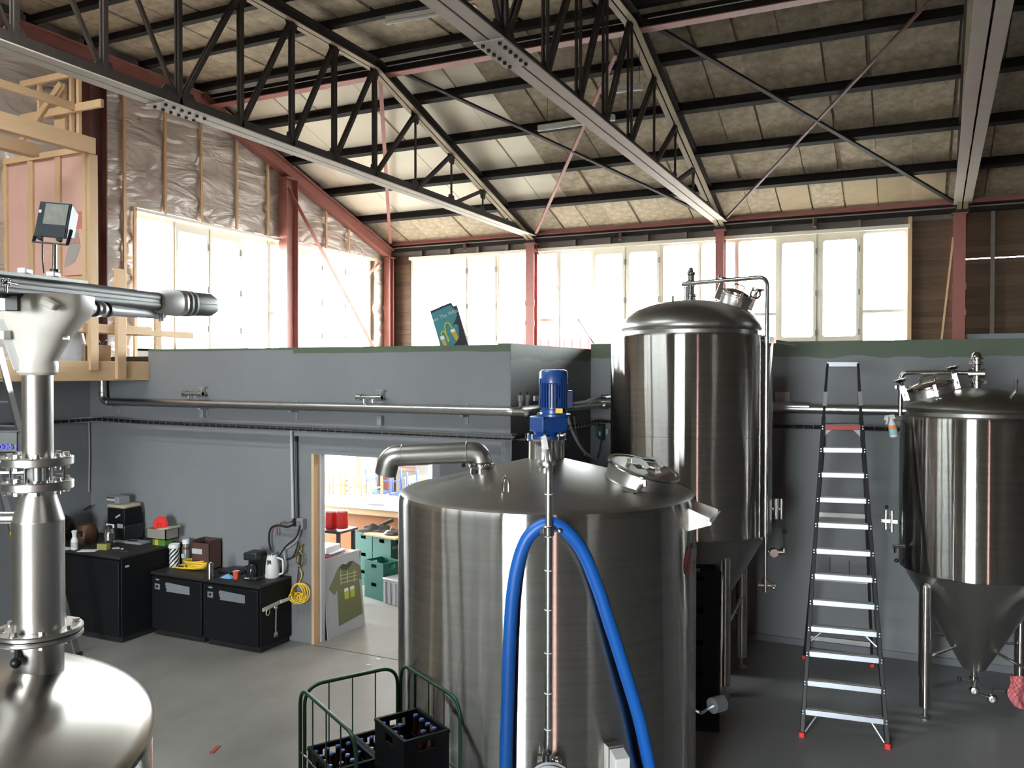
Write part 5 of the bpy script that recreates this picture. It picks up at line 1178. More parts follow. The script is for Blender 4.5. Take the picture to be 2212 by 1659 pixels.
# isolator box
p = surf(C1, R1, 1322, 1620); on = Vector((p.x-C1.x, p.y-C1.y, 0)).normalized(); ot = Vector((-on.y, on.x, 0)); zb_ = zt(1600, 5.3)
def ib(a, b, z): q = p+ot*a+on*b; return Vector((q.x, q.y, zb_+z))
bk_ = MB(); bk_.hexa([ib(-.055, .0, -.34), ib(.055, .0, -.34), ib(-.055, .06, -.34), ib(.055, .06, -.34), ib(-.055, .0, 0), ib(.055, 0, 0), ib(-.055, .06, 0), ib(.055, .06, 0)]); bk_.build('box_bracket', M['satin'], t1)
iso = MB().hexa([ib(-.05, .062, -.33), ib(.05, .062, -.33), ib(-.05, .15, -.33), ib(.05, .15, -.33), ib(-.05, .062, -.012), ib(.05, .062, -.012), ib(-.05, .15, -.045), ib(.05, .15, -.045)]).build('isolator_box', M['white'], t1, bevel=.005)
MB().hexa([ib(-.036, .151, -.22), ib(.036, .151, -.22), ib(-.036, .156, -.22), ib(.036, .156, -.22), ib(-.036, .151, -.115), ib(.036, .151, -.115), ib(-.036, .156, -.115), ib(.036, .156, -.115)]).build('yellow_plate', M['yellow'], iso)
m = MB(); m.cyl(ib(0, .155, -.167), ib(0, .175, -.167), .030, n=20); m.hexa([ib(-.009, .175, -.195), ib(.009, .175, -.195), ib(-.009, .195, -.195), ib(.009, .195, -.195), ib(-.009, .175, -.14), ib(.009, .175, -.14), ib(-.009, .195, -.14), ib(.009, .195, -.14)]); m.build('rotary_knob', M['redp'], iso)
# hinge bracket at the right shoulder
def az1(deg, off, z): a = math.radians(deg); d = f1*math.cos(a)+r1*math.sin(a); q = C1+d*(R1+off); return Vector((q.x, q.y, z))
zc = zt(1112, 5.9)
for k, dg in enumerate((62, 80)):
    a, b, c = az1(dg, -.01, zc+.075), az1(dg, -.01, zc-.085), az1(dg, .15, zc-.0)
    n_ = (a-b).cross(c-b).normalized()*.006
    MB()._add([a-n_, b-n_, c-UP*.03-n_, c+UP*.02-n_, a+n_, b+n_, c-UP*.03+n_, c+UP*.02+n_], [(0, 1, 2, 3), (7, 6, 5, 4), (0, 4, 5, 1), (1, 5, 6, 2), (2, 6, 7, 3), (3, 7, 4, 0)]).build('bracket_plate', M['dome'], t1)
MB().cyl(az1(60, .16, zc-.01), az1(83, .16, zc-.01), .012, n=10).build('bracket_rod', M['polish'], t1)
# level probe low on the right
a = surf(C1, R1, 1484, 1550); zz = zt(1553, 5.9)
p0 = az1(76, -.01, zz+.02); MB().tube(arc([p0, az1(76, .04, zz+.0), az1(84, .10, zz-.02), az1(86, .13, zz-.02)], .03), .012, 10).build('probe_pipe', M['polish'], t1)
q0, q1 = az1(86.2, .125, zz-.02), az1(89, .21, zz-.02); MB().cyl(q0, q1, .058, n=24).build('probe_head', M['alu'], t1)
# red oval badge with black slash, on the curved side
ca = 61.5; zc2 = zt(1211, 5.75)
def patch(poly, name, m_, off, parent):
    vs = [az1(ca+x/R1*57.3, off, zc2+y) for x, y in poly]; MB()._add(vs, [tuple(range(len(vs)))]).build(name, m_, parent)
def ell(cx, cy, a, b, rot, n=24, a0=0, a1=2*PI):
    c, s = math.cos(rot), math.sin(rot); return [(cx+c*a*math.cos(a0+(a1-a0)*i/n)-s*b*math.sin(a0+(a1-a0)*i/n), cy+s*a*math.cos(a0+(a1-a0)*i/n)+c*b*math.sin(a0+(a1-a0)*i/n)) for i in range(n)]
patch(ell(0, 0, .075, .10, -.25), 'badge', mat('badge_red', (.30, .03, .03), .5), .002, t1)
patch([(.075, .115), (.095, .10), (-.045, -.085), (-.065, -.07)], 'badge_slash', M['black'], .004, t1)
m_ = M['black']
for pts in ([(.12, .16), (.13, .16), (.13, .06), (.12, .06)], [(.13, .07), (.17, .10), (.17, .09), (.13, .06)], [(.12, -.04), (.21, -.02), (.21, -.03), (.12, -.05)], [(.13, -.08), (.20, -.07), (.20, -.08), (.13, -.09)]): patch(pts, 'badge_lines', m_, .003, t1)
# blue hose draped over the front, its own thing
hp = [surf(C1, R1+o, u, v) for u, v, o in ((1093, 1640, .07), (1097, 1500, .06), (1101, 1380, .055), (1108, 1280, .05), (1122, 1205, .045), (1145, 1155, .045), (1185, 1131, .045), (1222, 1146, .045), (1258, 1190, .045), (1290, 1265, .05), (1318, 1350, .06), (1350, 1450, .07), (1380, 1550, .07), (1400, 1640, .07))]
lo = hp[0].copy(); lo.z = .3; hi = hp[-1].copy()
hp = [Vector((hp[0].x+.0, hp[0].y, .35))]+[hp[0]]+hp[1:]
e = hp[-1]; hp.append(e+(hp[-1]-hp[-2])*1.0); hp.append(hp[-1]+Vector((.05, -.02, -.45)))
t = thing('blue_hose', 'thick bright blue hose draped in a long arch over the front of the agitator tank', 'hose', hp[7])
MB().tube(spline(hp, 8), .041, 16).build('hose', M['hose'], t)
q = surf(C1, R1, 1186, 1140); m = MB(); m.tube([q, q+f1*.09, q+f1*.09+UP*.03], .012, 8); m.build('hose_hook', M['polish'], t1)
# coil of grey cable at the valve
t = thing('cable_coil', 'coil of grey cable hung at the foot of the polished pipe on the agitator tank', 'cable', fr(zt(1690, frd)))
m = MB()
for k in range(7): m.torus(fr(zt(1690, frd))+f1*(.05+.012*(k % 3))+r1*(.004*k-.012), (f1.x+.1*(k-3)*.3, f1.y, .12*(k-3)*.3), .085+.013*k*.7, .0095, 36, 8)
m.build('coil', M['lgrey'], t)

# ================================================================ tall fermenter
C2 = Vector((-2.0, 8.42, 0)); R2 = .795
f2 = Vector((-C2.x, -C2.y, 0)).normalized(); r2 = Vector((-f2.y, f2.x, 0))
def c2(a, b, z): return C2+r2*a+f2*b+UP*z
def z2(v, dep=8.47): return 3.05-(v-803)/1819*dep
t2 = thing('tall_fermenter', 'tall stainless cone bottomed fermenter standing behind the agitator tank', 'tank', C2)
MB().lathe([(R2-.03, 1.49), (R2-.004, 1.50), (R2, 1.505), (R2, 2.435), (R2-.003, 2.438), (R2-.003, 2.447), (R2, 2.45), (R2, 3.385), (R2-.01, 3.40), (.71, 3.41), (.672, 3.42)], C2, n=112).build('jacket', M['steel'], t2)
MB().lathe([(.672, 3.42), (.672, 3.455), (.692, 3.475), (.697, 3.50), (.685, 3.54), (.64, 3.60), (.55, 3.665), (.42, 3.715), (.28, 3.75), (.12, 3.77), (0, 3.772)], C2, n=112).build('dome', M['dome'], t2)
MB().lathe([(R2-.03, 1.49), (.10, .335), (.06, .33), (0, .33)], C2, n=96).build('cone', mat('brushed_cone', (.42, .41, .39), .36, 1), t2)
def legs(t, C, d, r, zt_, cone_):
    for sx in (-1, 1):
        for sy in (-1, 1):
            p = C+Vector((sx*d, sy*d, 0)); l = MB(); l.cyl((p.x, p.y, .11), (p.x, p.y, zt_), r, n=24); l.ball((p.x, p.y, zt_), r, 20, 8, (1, 1, .6)); lo_ = l.build('leg', M['steel'], t)
            m = MB(); m.cyl((p.x, p.y, .02), (p.x, p.y, .115), r*.28, n=12); m.lathe([(r*.9, 0), (r*.9, .012), (r*.4, .022), (0, .022)], p, n=24); m.build('levelling_foot', M['satin'], lo_)
            m = MB(); k = C+Vector((sx*cone_[0]*.7, sy*cone_[0]*.7, cone_[1])); m.tube(arc([k+UP*.05, k, Vector((p.x, p.y, cone_[1]-.06))], .03, 4), .013, 8); m.build('brace', M['polish'], t)
legs(t2, C2, .44, .056, 1.30, (.30, .62))
m = MB(); m.tube([C2+Vector((.44, -.44, .62)), C2+Vector((.44, .44, .74))], .018, 8); m.build('cross_brace', M['satin'], t2)
# top fittings
m = MB(); m.lathe([(.05, 3.765), (.05, 3.80), (.062, 3.81), (.062, 3.83), (.038, 3.84), (.038, 3.93), (.055, 3.94), (.055, 3.96), (.036, 3.97), (.036, 4.02), (.045, 4.03), (.045, 4.05), (.028, 4.06), (.022, 4.10), (0, 4.105)], C2, n=24); tv = m.build('top_valve', M['polish'], t2)
m = MB(); m.bar(c2(-.14, .0, 3.93), c2(.02, 0, 3.92), .05, .02); m.prism([(-.14, 0), (.05, 0), (.03, -.10), (-.02, -.10)], c2(0, 0, 3.93), r2, UP, f2*.02); m.cyl(c2(-.05, .03, 3.77), c2(-.05, .03, 3.91), .018, n=12); m.build('valve_arm', M['satin'], tv)
pz = 3.945
MB().tube(arc([c2(-.08, .02, pz-.01), c2(.70, .44, pz+.0), c2(.70, .44, 1.06)], .09, 8), .021, 14).build('cleaning_pipe', M['polish'], t2)
m = MB(); q = c2(.70, .44, z2(735, 8.1)); m.cyl(q-UP*.03, q+UP*.03, .032, n=14); m.tube([q, q+(C2-q).normalized()*.0+Vector((0, 0, .0))-r2*.28-f2*.02], .012, 8); m.bar(q+r2*.02, q+r2*.08, .05, .06); m.build('pipe_clip', M['polish'], t2)
m = MB(); q = c2(.70, .44, z2(1158, 8.1)); m.tube([q, q-r2*.17+UP*.05-f2*.1], .012, 8); m.cyl(q-UP*.02, q+UP*.02, .027, n=12); m.build('pipe_clip', M['polish'], t2)
q = c2(.70, .44, 1.05); m = MB(); m.cyl(q-r2*.07, q+r2*.09, .028, n=14); m.cyl(q-UP*.06, q+UP*.06, .032, n=14); m.tube([q+r2*.06, q+r2*.07+f2*.09], .008, 8); m.ball(q+r2*.07+f2*.1, .02, 10, 6); m.build('pipe_valve', M['polish'], t2)
MB().bar(c2(.78, .15, z2(738)), c2(1.02, .08, z2(745)), .03, .035).build('side_handle', M['satin'], t2, bevel=.01)
for u, v, w_, h_ in ((1650, 735, .05, .05),): MB().box(c2(.735, .45, z2(733, 8.1)), (.035, .04, .045), YAW).build('white_clip', M['white'], t2)
m = MB(); q = c2(.83, .05, z2(1090)); m.cyl(q-UP*.10, q+UP*.10, .025, n=12); m.cyl(q-UP*.10+r2*.05, q+UP*.10+r2*.05, .016, n=12); m.bar(q-r2*.06, q+r2*.06, .02, .02); m.build('gauge', M['polish'], t2)
m = MB(); q = c2(.80, .12, z2(1178)); m.cyl(q-r2*.1, q+r2*.10, .028, n=14); m.cyl(q-r2*.0-f2*.0, q+f2*.08, .04, n=14); m.cyl(q+r2*.10, q+r2*.10+UP*.04, .03, n=12); m.cyl(q+r2*.10, q+r2*.10+UP*.17, .008, n=8); m.build('sample_valve', M['polish'], t2); MB().ball(c2(.90, .12, z2(1178)+.20), .022, 12, 8).build('valve_knob', M['black'], t2)
m = MB(); m.cyl(c2(-.17, .25, 3.70), c2(-.17, .25, 3.80), .012, n=8); m.build('probe', M['polish'], t2)
# dome manway
def manway(t, base, nrm, R, h, ex, knobs=True, black=False):
    ex = (ex-nrm*ex.dot(nrm)).normalized(); ey = nrm.cross(ex)
    w_ = MB().lathe([(R*1.08, -.05), (R, 0), (R, h*.55), (R*1.03, h*.58), (R*1.03, h*.66)], base, nrm, 44).build('manway', M['satin'], t)
    MB().lathe([(R*1.03, h*.68), (R*1.05, h*.72), (R*1.05, h*.84), (R*.98, h*.9), (R*.7, h*1.02), (R*.35, h*1.12), (0, h*1.15)], base, nrm, 44).build('manway_lid', M['polish'], w_)
    for a in (0, 75, 150, 200, 285): 
        m = MB(); a = math.radians(a); q = base+ex*(R*1.06*math.cos(a))+ey*(R*1.06*math.sin(a)); m.bar(q+nrm*(h*.1), q+nrm*(h*.95), .03, .025, ex); m.cyl(q+nrm*(h*.5)-ex*.02, q+nrm*(h*.5)+ex*.02, .014, n=8); m.build('lid_clamp', M['polish'], w_)
    m = MB(); m.tube(arc([base+ex*(R*.3)+nrm*(h*1.08), base+ex*(R*.3)+nrm*(h*1.45), base-ex*(R*.35)+nrm*(h*1.45), base-ex*(R*.35)+nrm*(h*1.08)], .02), .006, 8); m.build('lid_handle', M['polish'], w_)
    if knobs:
        for a in (8, 188):
            a = math.radians(a); q = base+ex*(R*1.12*math.cos(a))+ey*(R*1.12*math.sin(a))
            m = MB(); m.bar(q+nrm*(h*.1), q+nrm*(h*1.2), .045, .04, ex); m.build('clamp_post', M['polish'], w_)
            m = MB(); m.cyl(q+nrm*(h*1.2), q+nrm*(h*1.2+.04), .016, n=10)
            for k in range(3): aa = k*PI/3; m.bar(q+nrm*(h*1.2+.05)-ex*(.055*math.cos(aa))-ey*(.055*math.sin(aa)), q+nrm*(h*1.2+.05)+ex*(.055*math.cos(aa))+ey*(.055*math.sin(aa)), .024, .024, nrm)
            m.build('star_knob', M['black' if black else 'polish'], w_)
    return w_
b = c2(.40, .10, 3.70); manway(t2, b, (UP+r2*.36+f2*.05).normalized(), .155, .15, r2, True)
q = b+r2*.17+UP*.07; m = MB(); nn = (UP+r2*.4).normalized(); m.torus(q+nn*.05+r2*.03, f2, .045, .012, 18, 6); m.bar(q-nn*.06, q+nn*.02, .05, .03); m.bar(q+nn*.09, q+nn*.09+r2*.1, .03, .02); m.build('lid_hinge', M['polish'], t2)

# ================================================================ squat fermenter at the right edge
C3 = Vector((.539, 8.624, 0)); R3 = .625
f3 = Vector((-C3.x, -C3.y, 0)).normalized(); r3 = Vector((-f3.y, f3.x, 0))
def c3(a, b, z): return C3+r3*a+f3*b+UP*z
def z3(v, dep=7.57): return 3.05-(v-803)/1819*dep
t3 = thing('squat_fermenter', 'smaller stainless cone bottomed fermenter cut by the right edge, before the grey wall', 'tank', C3)
MB().lathe([(R3-.03, 1.275), (R3-.004, 1.285), (R3, 1.29), (R3, 2.635), (R3-.01, 2.655), (.592, 2.662)], C3, n=104).build('jacket', M['steel'], t3)
MB().lathe([(.592, 2.662), (.575, 2.67), (.572, 2.70), (.588, 2.722), (.592, 2.735), (.578, 2.765), (.53, 2.805), (.43, 2.85), (.30, 2.885), (.14, 2.91), (0, 2.915)], C3, n=104).build('dome', M['dome'], t3)
MB().lathe([(R3-.03, 1.275), (.095, .385), (.06, .37), (0, .37)], C3, n=88).build('cone', bpy.data.materials['brushed_cone'], t3)
legs(t3, C3, .40, .050, 1.17, (.22, .60))
m = MB(); m.lathe([(.045, 2.905), (.045, 2.95), (.058, 2.955), (.058, 2.975), (.036, 2.98), (.036, 3.12), (.055, 3.13), (.055, 3.145), (.036, 3.15), (.036, 3.165), (.058, 3.17), (.058, 3.185), (.042, 3.19), (.038, 3.215), (.02, 3.235), (0, 3.238)], C3, n=24); tv = m.build('top_valve', M['polish'], t3)
m = MB(); m.cyl(c3(-.065, .0, 3.045), c3(.065, 0, 3.045), .042, n=18); m.box(c3(-.05, 0, 3.14), (.03, .03, .03)); m.box(c3(.06, 0, 2.965), (.04, .02, .03)); m.build('valve_side', M['polish'], tv)
zp3 = z3(803); MB().tube(arc([c3(-.03, -.0, zp3), c3(-.625, -.08, zp3), c3(-.63, -.08, 2.64)], .07, 8), .021, 14).build('cleaning_pipe', M['polish'], t3)
q = c3(-.629, -.08, z3(836)); m = MB(); m.cyl(q-UP*.02, q+UP*.02, .034, n=14); m.bar(q-r3*.045, q+r3*.045, .02, .025); m.build('pipe_clamp', M['polish'], t3)
b = c3(-.35, .12, 2.845); manway(t3, b, (UP-r3*.26+f3*.14).normalized(), .195, .125, r3, True, True)
m = MB(); q = c3(.30, .12, 2.86); m.cyl(q, q+UP*.12, .015, n=10); m.cyl(q+UP*.10, q+UP*.135, .019, n=10); m.build('dome_probe', M['polish'], t3)
m = MB(); q = c3(-.68, .1, z3(1135)); m.cyl(q-UP*.10, q+UP*.10, .018, n=12); m.cyl(q-UP*.08-r3*.05, q+UP*.10-r3*.05, .012, n=10); m.bar(q-r3*.09, q+r3*.05, .025, .03); m.build('gauge', M['polish'], t3); MB().ball(q+UP*.13-r3*.045, .018, 10, 6).build('gauge_knob', M['black'], t3)
m = MB(); q = c3(-.55, .33, z3(1198, 7.2)); m.cyl(q, q-r3*.10+f3*.03, .018, n=12); m.cyl(q-r3*.08+f3*.02, q-r3*.08+f3*.02-UP*.06, .010, n=8); m.build('sample_valve', M['polish'], t3); MB().ball(c3(-.63, .2, z3(1232, 7.3)), .02, 10, 6).build('valve_knob', M['black'], t3)
m = MB(); m.cyl(c3(0, 0, .24), c3(0, 0, .39), .026, n=14); m.cyl(c3(0, 0, .27), c3(0, 0, .30), .04, n=14); sp_ = m.build('outlet', M['polish'], t3)
for a, b_, hd in ((.005, .0, -1), (.145, .02, 1)):
    q = c3(a, .10, .195-.05*(hd > 0)+.02); m = MB(); m.lathe([(0, -.03), (.03, -.03), (.045, -.012), (.045, .012), (.03, .03), (.012, .034), (0, .03)], q, f3, 24); m.torus(q+f3*.02, f3, .032, .007, 20, 6); m.cyl(q+UP*.03, q+UP*.085, .010, n=8); m.tube([q+UP*.08, q+UP*.085+r3*(hd*.10)], .006, 8); vo = m.build('butterfly_valve', M['polish'], t3)
    MB().ball(q+UP*.085+r3*(hd*.115), .019, 10, 6).build('lever_ball', M['black'], vo)
m = MB(); m.cyl(c3(.0, .10, .20), c3(.16, .10, .165), .012, n=10); m.tube([c3(0, 0, .25), c3(0, .10, .24), c3(.005, .10, .2)], .018, 10); m.build('drain_link', M['polish'], t3)
# spray bottle hung on its side
q = OY(1925, 903, 8.25); t = thing('spray_bottle', 'white trigger spray bottle with orange label clipped to the side of the squat fermenter', 'bottle', q)
Rb = Matrix.Rotation(YAW, 3, 'Z') @ Matrix.Rotation(-.16, 3, 'Y')
def sb(x, y, z): return q+Rb @ Vector((x, y, z))
m = MB(); m.lathe([(0, -.17), (.03, -.17), (.035, -.16), (.035, -.06), (.022, -.03), (.016, -.01), (0, -.01)], (0, 0, 0), (0, 0, 1), 20); m.v = [tuple(q+Rb @ Vector(p)) for p in m.v]; m.build('bottle', M['white'], t)
m = MB()
m.lathe([(.0356, -.15), (.0356, -.10)], (0, 0, 0), n=20); m.v = [tuple(q+Rb @ Vector(p)) for p in m.v]; m.build('label', mat('pale_blue_label', (.35, .55, .62), .6), t)
m = MB(); m.lathe([(.0356, -.10), (.0356, -.062)], (0, 0, 0), n=20); m.v = [tuple(q+Rb @ Vector(p)) for p in m.v]; m.build('label', mat('orange_label', (.75, .32, .12), .6), t)
m = MB(); m.hexa([sb(-.06, -.015, -.01), sb(.03, -.015, -.01), sb(-.06, .015, -.01), sb(.03, .015, -.01), sb(-.05, -.012, .03), sb(.025, -.012, .03), sb(-.05, .012, .03), sb(.025, .012, .03)]); m.bar(sb(-.03, 0, -.005), sb(-.055, 0, -.05), .015, .01); m.build('trigger_head', M['white'], t)
m = MB(); m.bar(OY(1916, 905, 8.2), c3(-.60, .16, z3(906, 7.4)), .02, .045); m.build('clip_arm', M['white'], t, bevel=.006)
# checked towel on the brace
p0 = c3(.315, .36, 0); q = OZ(2178, 1464, .55); dpt = 7.0
t = thing('checked_towel', 'red and pink checked towel hanging from the squat fermenter brace at the right edge', 'towel', PD(2198, 1500, dpt))
m = MB(); n, k = 20, 24
for j in range(k+1):
    for i in range(n+1):
        a, b_ = i/n, j/k
        u = 2180+a*46-(b_*6 if b_ < .5 else 3-(b_-.5)*28); v = 1460+b_*(66+20*a)
        w_ = .025*math.sin(a*9+b_*2)+.012*mnoise.noise(Vector((a*5, b_*6, 1)))
        m.v.append(tuple(PD(u+4*math.sin(b_*7), v, dpt+w_)))
for j in range(k):
    for i in range(n): m.f.append((j*(n+1)+i, j*(n+1)+i+1, (j+1)*(n+1)+i+1, (j+1)*(n+1)+i)); m.mi.append(((i//2)+(j//2)) % 2)
o = m.build('towel_cloth', [mat('towel_red', (.48, .09, .11), .9), mat('towel_pink', (.58, .21, .22), .9)], t); so = o.modifiers.new('thick', 'SOLIDIFY'); so.thickness = .006
# ================================================================ roll cart with beer crates
L0 = Vector((-2.966, 4.318, 0)); lf = Vector((.861, -.508, 0)); lb = Vector((.508, .861, 0)); cyaw = math.atan2(lf.y, lf.x)
def ct(a, b, z): return L0+lf*a+lb*b+UP*z
A0_, A1_, B0_, B1_ = -.525, .37, -.295, .425
t = thing('roll_cart', 'green tubular roll cart with hooped sides holding black beer crates', 'cart', ct((A0_+A1_)/2, (B0_+B1_)/2, 0))
ZC, DK = 1.0, .085
def hoop(p, q, zt_, name):
    rr = .012
    m = MB(); m.tube(arc([p+UP*DK, p+UP*zt_, q+UP*zt_, q+UP*DK], .13, 8), rr, 12); o = m.build(name, M['green'], t)
    L = (q-p).length; d = (q-p)/L
    n = 4 if L > .8 else 4
    b = MB()
    for k in range(1, n): 
        x = L*k/n; zz = zt_-.012
        b.cyl(p+d*x+UP*DK, p+d*x+UP*zz, .0045, n=8)
    b.build('bars', M['green'], o)
    b = MB(); b.tube([p+UP*.58, q+UP*.58], .005, 8); b.build('cross_wire', M['galv'], o)
hoop(ct(A0_, B0_, 0), ct(A1_, B0_, 0), ZC, 'left_hoop')
hoop(ct(A0_+.0, B0_+.03, 0), ct(A0_+.0, B1_-.02, 0), ZC+.0, 'back_hoop')
hoop(ct(A0_, B1_+.005, 0), ct(A1_-.08, B1_+.005, 0), ZC+.02, 'right_hoop')
m = MB(); c_ = ct((A0_+A1_)/2, (B0_+B1_)/2, DK-.012); m.box(c_, (A1_-A0_+.02, B1_-B0_+.02, .024), cyaw); m.build('deck', M['green'], t)
for a in (A0_+.08, A1_-.08):
    for b in (B0_+.08, B1_-.08): 
        w_ = MB(); w_.cyl(ct(a, b-.012, .034), ct(a, b+.012, .034), .034, n=18); w_.bar(ct(a, b-.018, .034), ct(a, b-.018, .075), .03, .004, lb); w_.bar(ct(a, b+.018, .034), ct(a, b+.018, .075), .03, .004, lb); w_.build('castor', M['black'], t)
def crate_mesh(mb, w, d, h, hole=True):
    """open crate, w along x, d along y; grip holes in the four walls"""
    k = .012
    for s in (-1, 1):
        for ax in (0, 1):
            L = w if ax == 0 else d-2*k; off = (d/2-k/2)*s if ax == 0 else (w/2-k/2)*s; g = .055
            def bb(a0, a1, z0, z1, th=k):
                c = ((a0+a1)/2, off, (z0+z1)/2) if ax == 0 else (off, (a0+a1)/2, (z0+z1)/2)
                s_ = (a1-a0, th, z1-z0) if ax == 0 else (th, a1-a0, z1-z0); mb.box(c, s_)
            bb(-L/2, L/2, 0, h-.085); bb(-L/2, -g, h-.085, h-.035); bb(g, L/2, h-.085, h-.035); bb(-L/2, L/2, h-.035, h); bb(-L/2-.003, L/2+.003, h-.018, h, k+.008); bb(-L/2, L/2, .0, .02, k+.006)
    mb.box((0, 0, .008), (w-2*k, d-2*k, .016)); return mb
CH = .27
cm = crate_mesh(MB(), .40, .30, CH).mesh('crate_body', M['bcrate'])
dv = MB()
for i in range(1, 5): dv.box((-.2+.08*i, 0, .08), (.004, .276, .13))
for j in range(1, 4): dv.box((0, -.15+.075*j, .08), (.376, .004, .13))
dvm = dv.mesh('dividers', M['bcrate'])
def crate(p, yaw, lab, group=None, name='beer_crate', cat='crate', mesh=None, div=True):
    t = thing(name, lab, cat, p, yaw, group)
    o = bpy.data.objects.new('crate_body', mesh or cm); COL.objects.link(o); o.parent = t
    if div: o = bpy.data.objects.new('dividers', dvm); COL.objects.link(o); o.parent = t
    return t
bm_ = MB().lathe([(0, 0), (.027, 0), (.0295, .006), (.0295, .115), (.026, .14), (.0155, .185), (.0135, .215), (.0135, .228), (0, .228)], n=20).mesh('bottle_glass', M['bottle'])
cpm = MB().lathe([(.0165, .219), (.0165, .227), (.0145, .232), (.008, .2335), (0, .2335)], n=20).mesh('bottle_cap', M['cap'])
spots = {}
def bottles(p, yaw, skip, lab, group):
    R = Matrix.Rotation(yaw, 3, 'Z')
    for i in range(5):
        for j in range(4):
            if (i, j) in skip: continue
            q = p+R @ Vector((-.16+.08*i, -.1125+.075*j, .0165))
            nth = ('first', 'second', 'third', 'fourth', 'fifth')
            b = thing('beer_bottle', f'blue capped bottle in the {lab} crate, {nth[j]} row from left, {nth[4-i]} from front', 'bottle', q, 0, group)
            for n_, me in (('glass', bm_), ('cap', cpm)): o = bpy.data.objects.new(n_, me); COL.objects.link(o); o.parent = b
G = 'crown capped bottles standing in the black crates'
zl = DK
ca_ = ct(-.265, -.115, 0); cb_ = ct(-.265, .20, 0); cc_ = ct(.17, .155, 0)
crate(ca_+UP*zl, cyaw, 'bottom black beer crate at the outer side of the green cart, mostly hidden')
crate(ca_+UP*(zl+CH+.002), cyaw, 'open black crate of blue capped bottles beside the outer hoop of the green cart')
crate(cb_+UP*zl, cyaw, 'bottom black beer crate near the steel tank at the back of the green cart')
crate(cb_+UP*(zl+CH+.002), cyaw, 'open black bottle crate half hidden behind the raised crate on the cart')
for k in range(2): crate(cc_+UP*(zl+(CH+.002)*k), cyaw, ('lowest black crate under the raised bottle crate on the cart', 'black crate directly beneath the raised bottle crate on the cart')[k])
crate(cc_+UP*(zl+(CH+.002)*2), cyaw, 'raised black crate with blue capped bottles, topmost on the cart')
bottles(ca_+UP*(zl+CH+.002), cyaw, {(1, 3), (3, 3), (2, 1)}, 'outer left', 'blue capped bottles in the outer cart crate')
bottles(cb_+UP*(zl+CH+.002), cyaw, {(2, 1), (3, 2)}, 'half hidden back', 'blue capped bottles in the back cart crate')
bottles(cc_+UP*(zl+(CH+.002)*2), cyaw, {(1, 0), (0, 1), (2, 1), (3, 1), (0, 2), (1, 2), (2, 2)}, 'raised topmost', 'blue capped bottles in the raised cart crate')
# dark crates stacked behind the agitator tank
bp = OZ(1522, 1530, 0); bp = Vector((-1.42, 6.95, 0)); q = OY(1521, 1400, 7.15)
for k in range(5):
    crate(Vector((q.x-.1, 7.25, .272*k)), .25+.02*k, f'dark crate in the stack in shadow behind the agitator tank, {("bottom", "second", "third", "fourth", "topmost")[k]} of five', None, 'stacked_crate', div=False)
    
# ================================================================ platform step ladder
def FL(s): return Vector((-.80, 7.39, 0)).lerp(Vector((-.145, 7.46, 0)), s)
pL, pR = OY(1778, 920, 8.40), OY(1861, 920, 8.45)
fLb, fRb = Vector((-.80, 7.39, 0)), Vector((-.145, 7.46, 0))
gL, gR = OY(1787, 787, 8.62), OY(1853, 787, 8.67)
t = thing('step_ladder', 'tall black and silver platform step ladder with red feet before the grey wall', 'ladder', (fLb+fRb)/2)
def st(s, k): return (fLb.lerp(pL, k) if s < 0 else fRb.lerp(pR, k))
ld = (pR-pL).normalized()
for s, f_, p_, g_ in ((-1, fLb, pL, gL), (1, fRb, pR, gR)):
    MB().bar(f_+UP*.0, p_+(p_-f_)*.03, .034, .075, ld.cross(p_-f_)).build('front_stile', M['black'], t, bevel=.004)
    MB().bar(p_+(p_-f_)*.0, g_, .024, .05, ld.cross(g_-p_)).build('guard_stile', M['black'], t, bevel=.004)
    q = p_.lerp(g_, .42); MB().bar(q-(g_-p_).normalized()*.07, q+(g_-p_).normalized()*.07, .036, .06, ld.cross(g_-p_)).build('joint_plate', M['alu'], t)
    MB().box(f_+UP*.02, (.045, .085, .05), .05).build('foot', M['redp'], t, bevel=.006)
rb = [Vector((-1.0, 9.42, 0)), Vector((-.335, 9.457, 0))]
for f_, p_, s in ((rb[0], pL, -1), (rb[1], pR, 1)):
    tp = p_+Vector((0, .24, -.02)); MB().bar(f_+UP*.02, tp, .026, .05, ld.cross(tp-f_)).build('rear_stile', M['black'], t, bevel=.004); MB().box(f_+UP*.02, (.04, .06, .05)).build('foot', M['redp'], t, bevel=.006)
for kz in (.10, .37, .64):
    a, b = rb[0].lerp(pL+Vector((0, .24, 0)), kz), rb[1].lerp(pR+Vector((0, .24, 0)), kz); MB().bar(a, b, .03, .045).build('rear_rail', M['alutop'], t)
def treads(k, m_, name):
    a, b = st(-1, k), st(1, k); d = (b-a).normalized(); y = Vector((-d.y, d.x, 0)); ins = d*.014
    o = MB().bar(a+ins-y*.035-UP*.0, b-ins-y*.035, .012, .046).build(name, m_, t, bevel=.003)
    MB().bar(a+ins+y*.005+UP*.017, b-ins+y*.005+UP*.017, .075, .010).build('tread_top', M['alutop'], o)
    r_ = MB()
    for k2 in range(4): q = y*(-.018+.016*k2); r_.bar(a+ins+q+UP*.0235, b-ins+q+UP*.0235, .005, .004)
    r_.build('tread_ribs', M['alutop'], o)
    rv = MB()
    for p_, s in ((a, -1), (b, 1)):
        for z in (-.012, .012): rv.cyl(p_+d*(s*.006)-y*.042+UP*z, p_+d*(s*.006)-y*.047+UP*z, .006, n=8)
    rv.build('rivets', M['alu'], o)
    return o
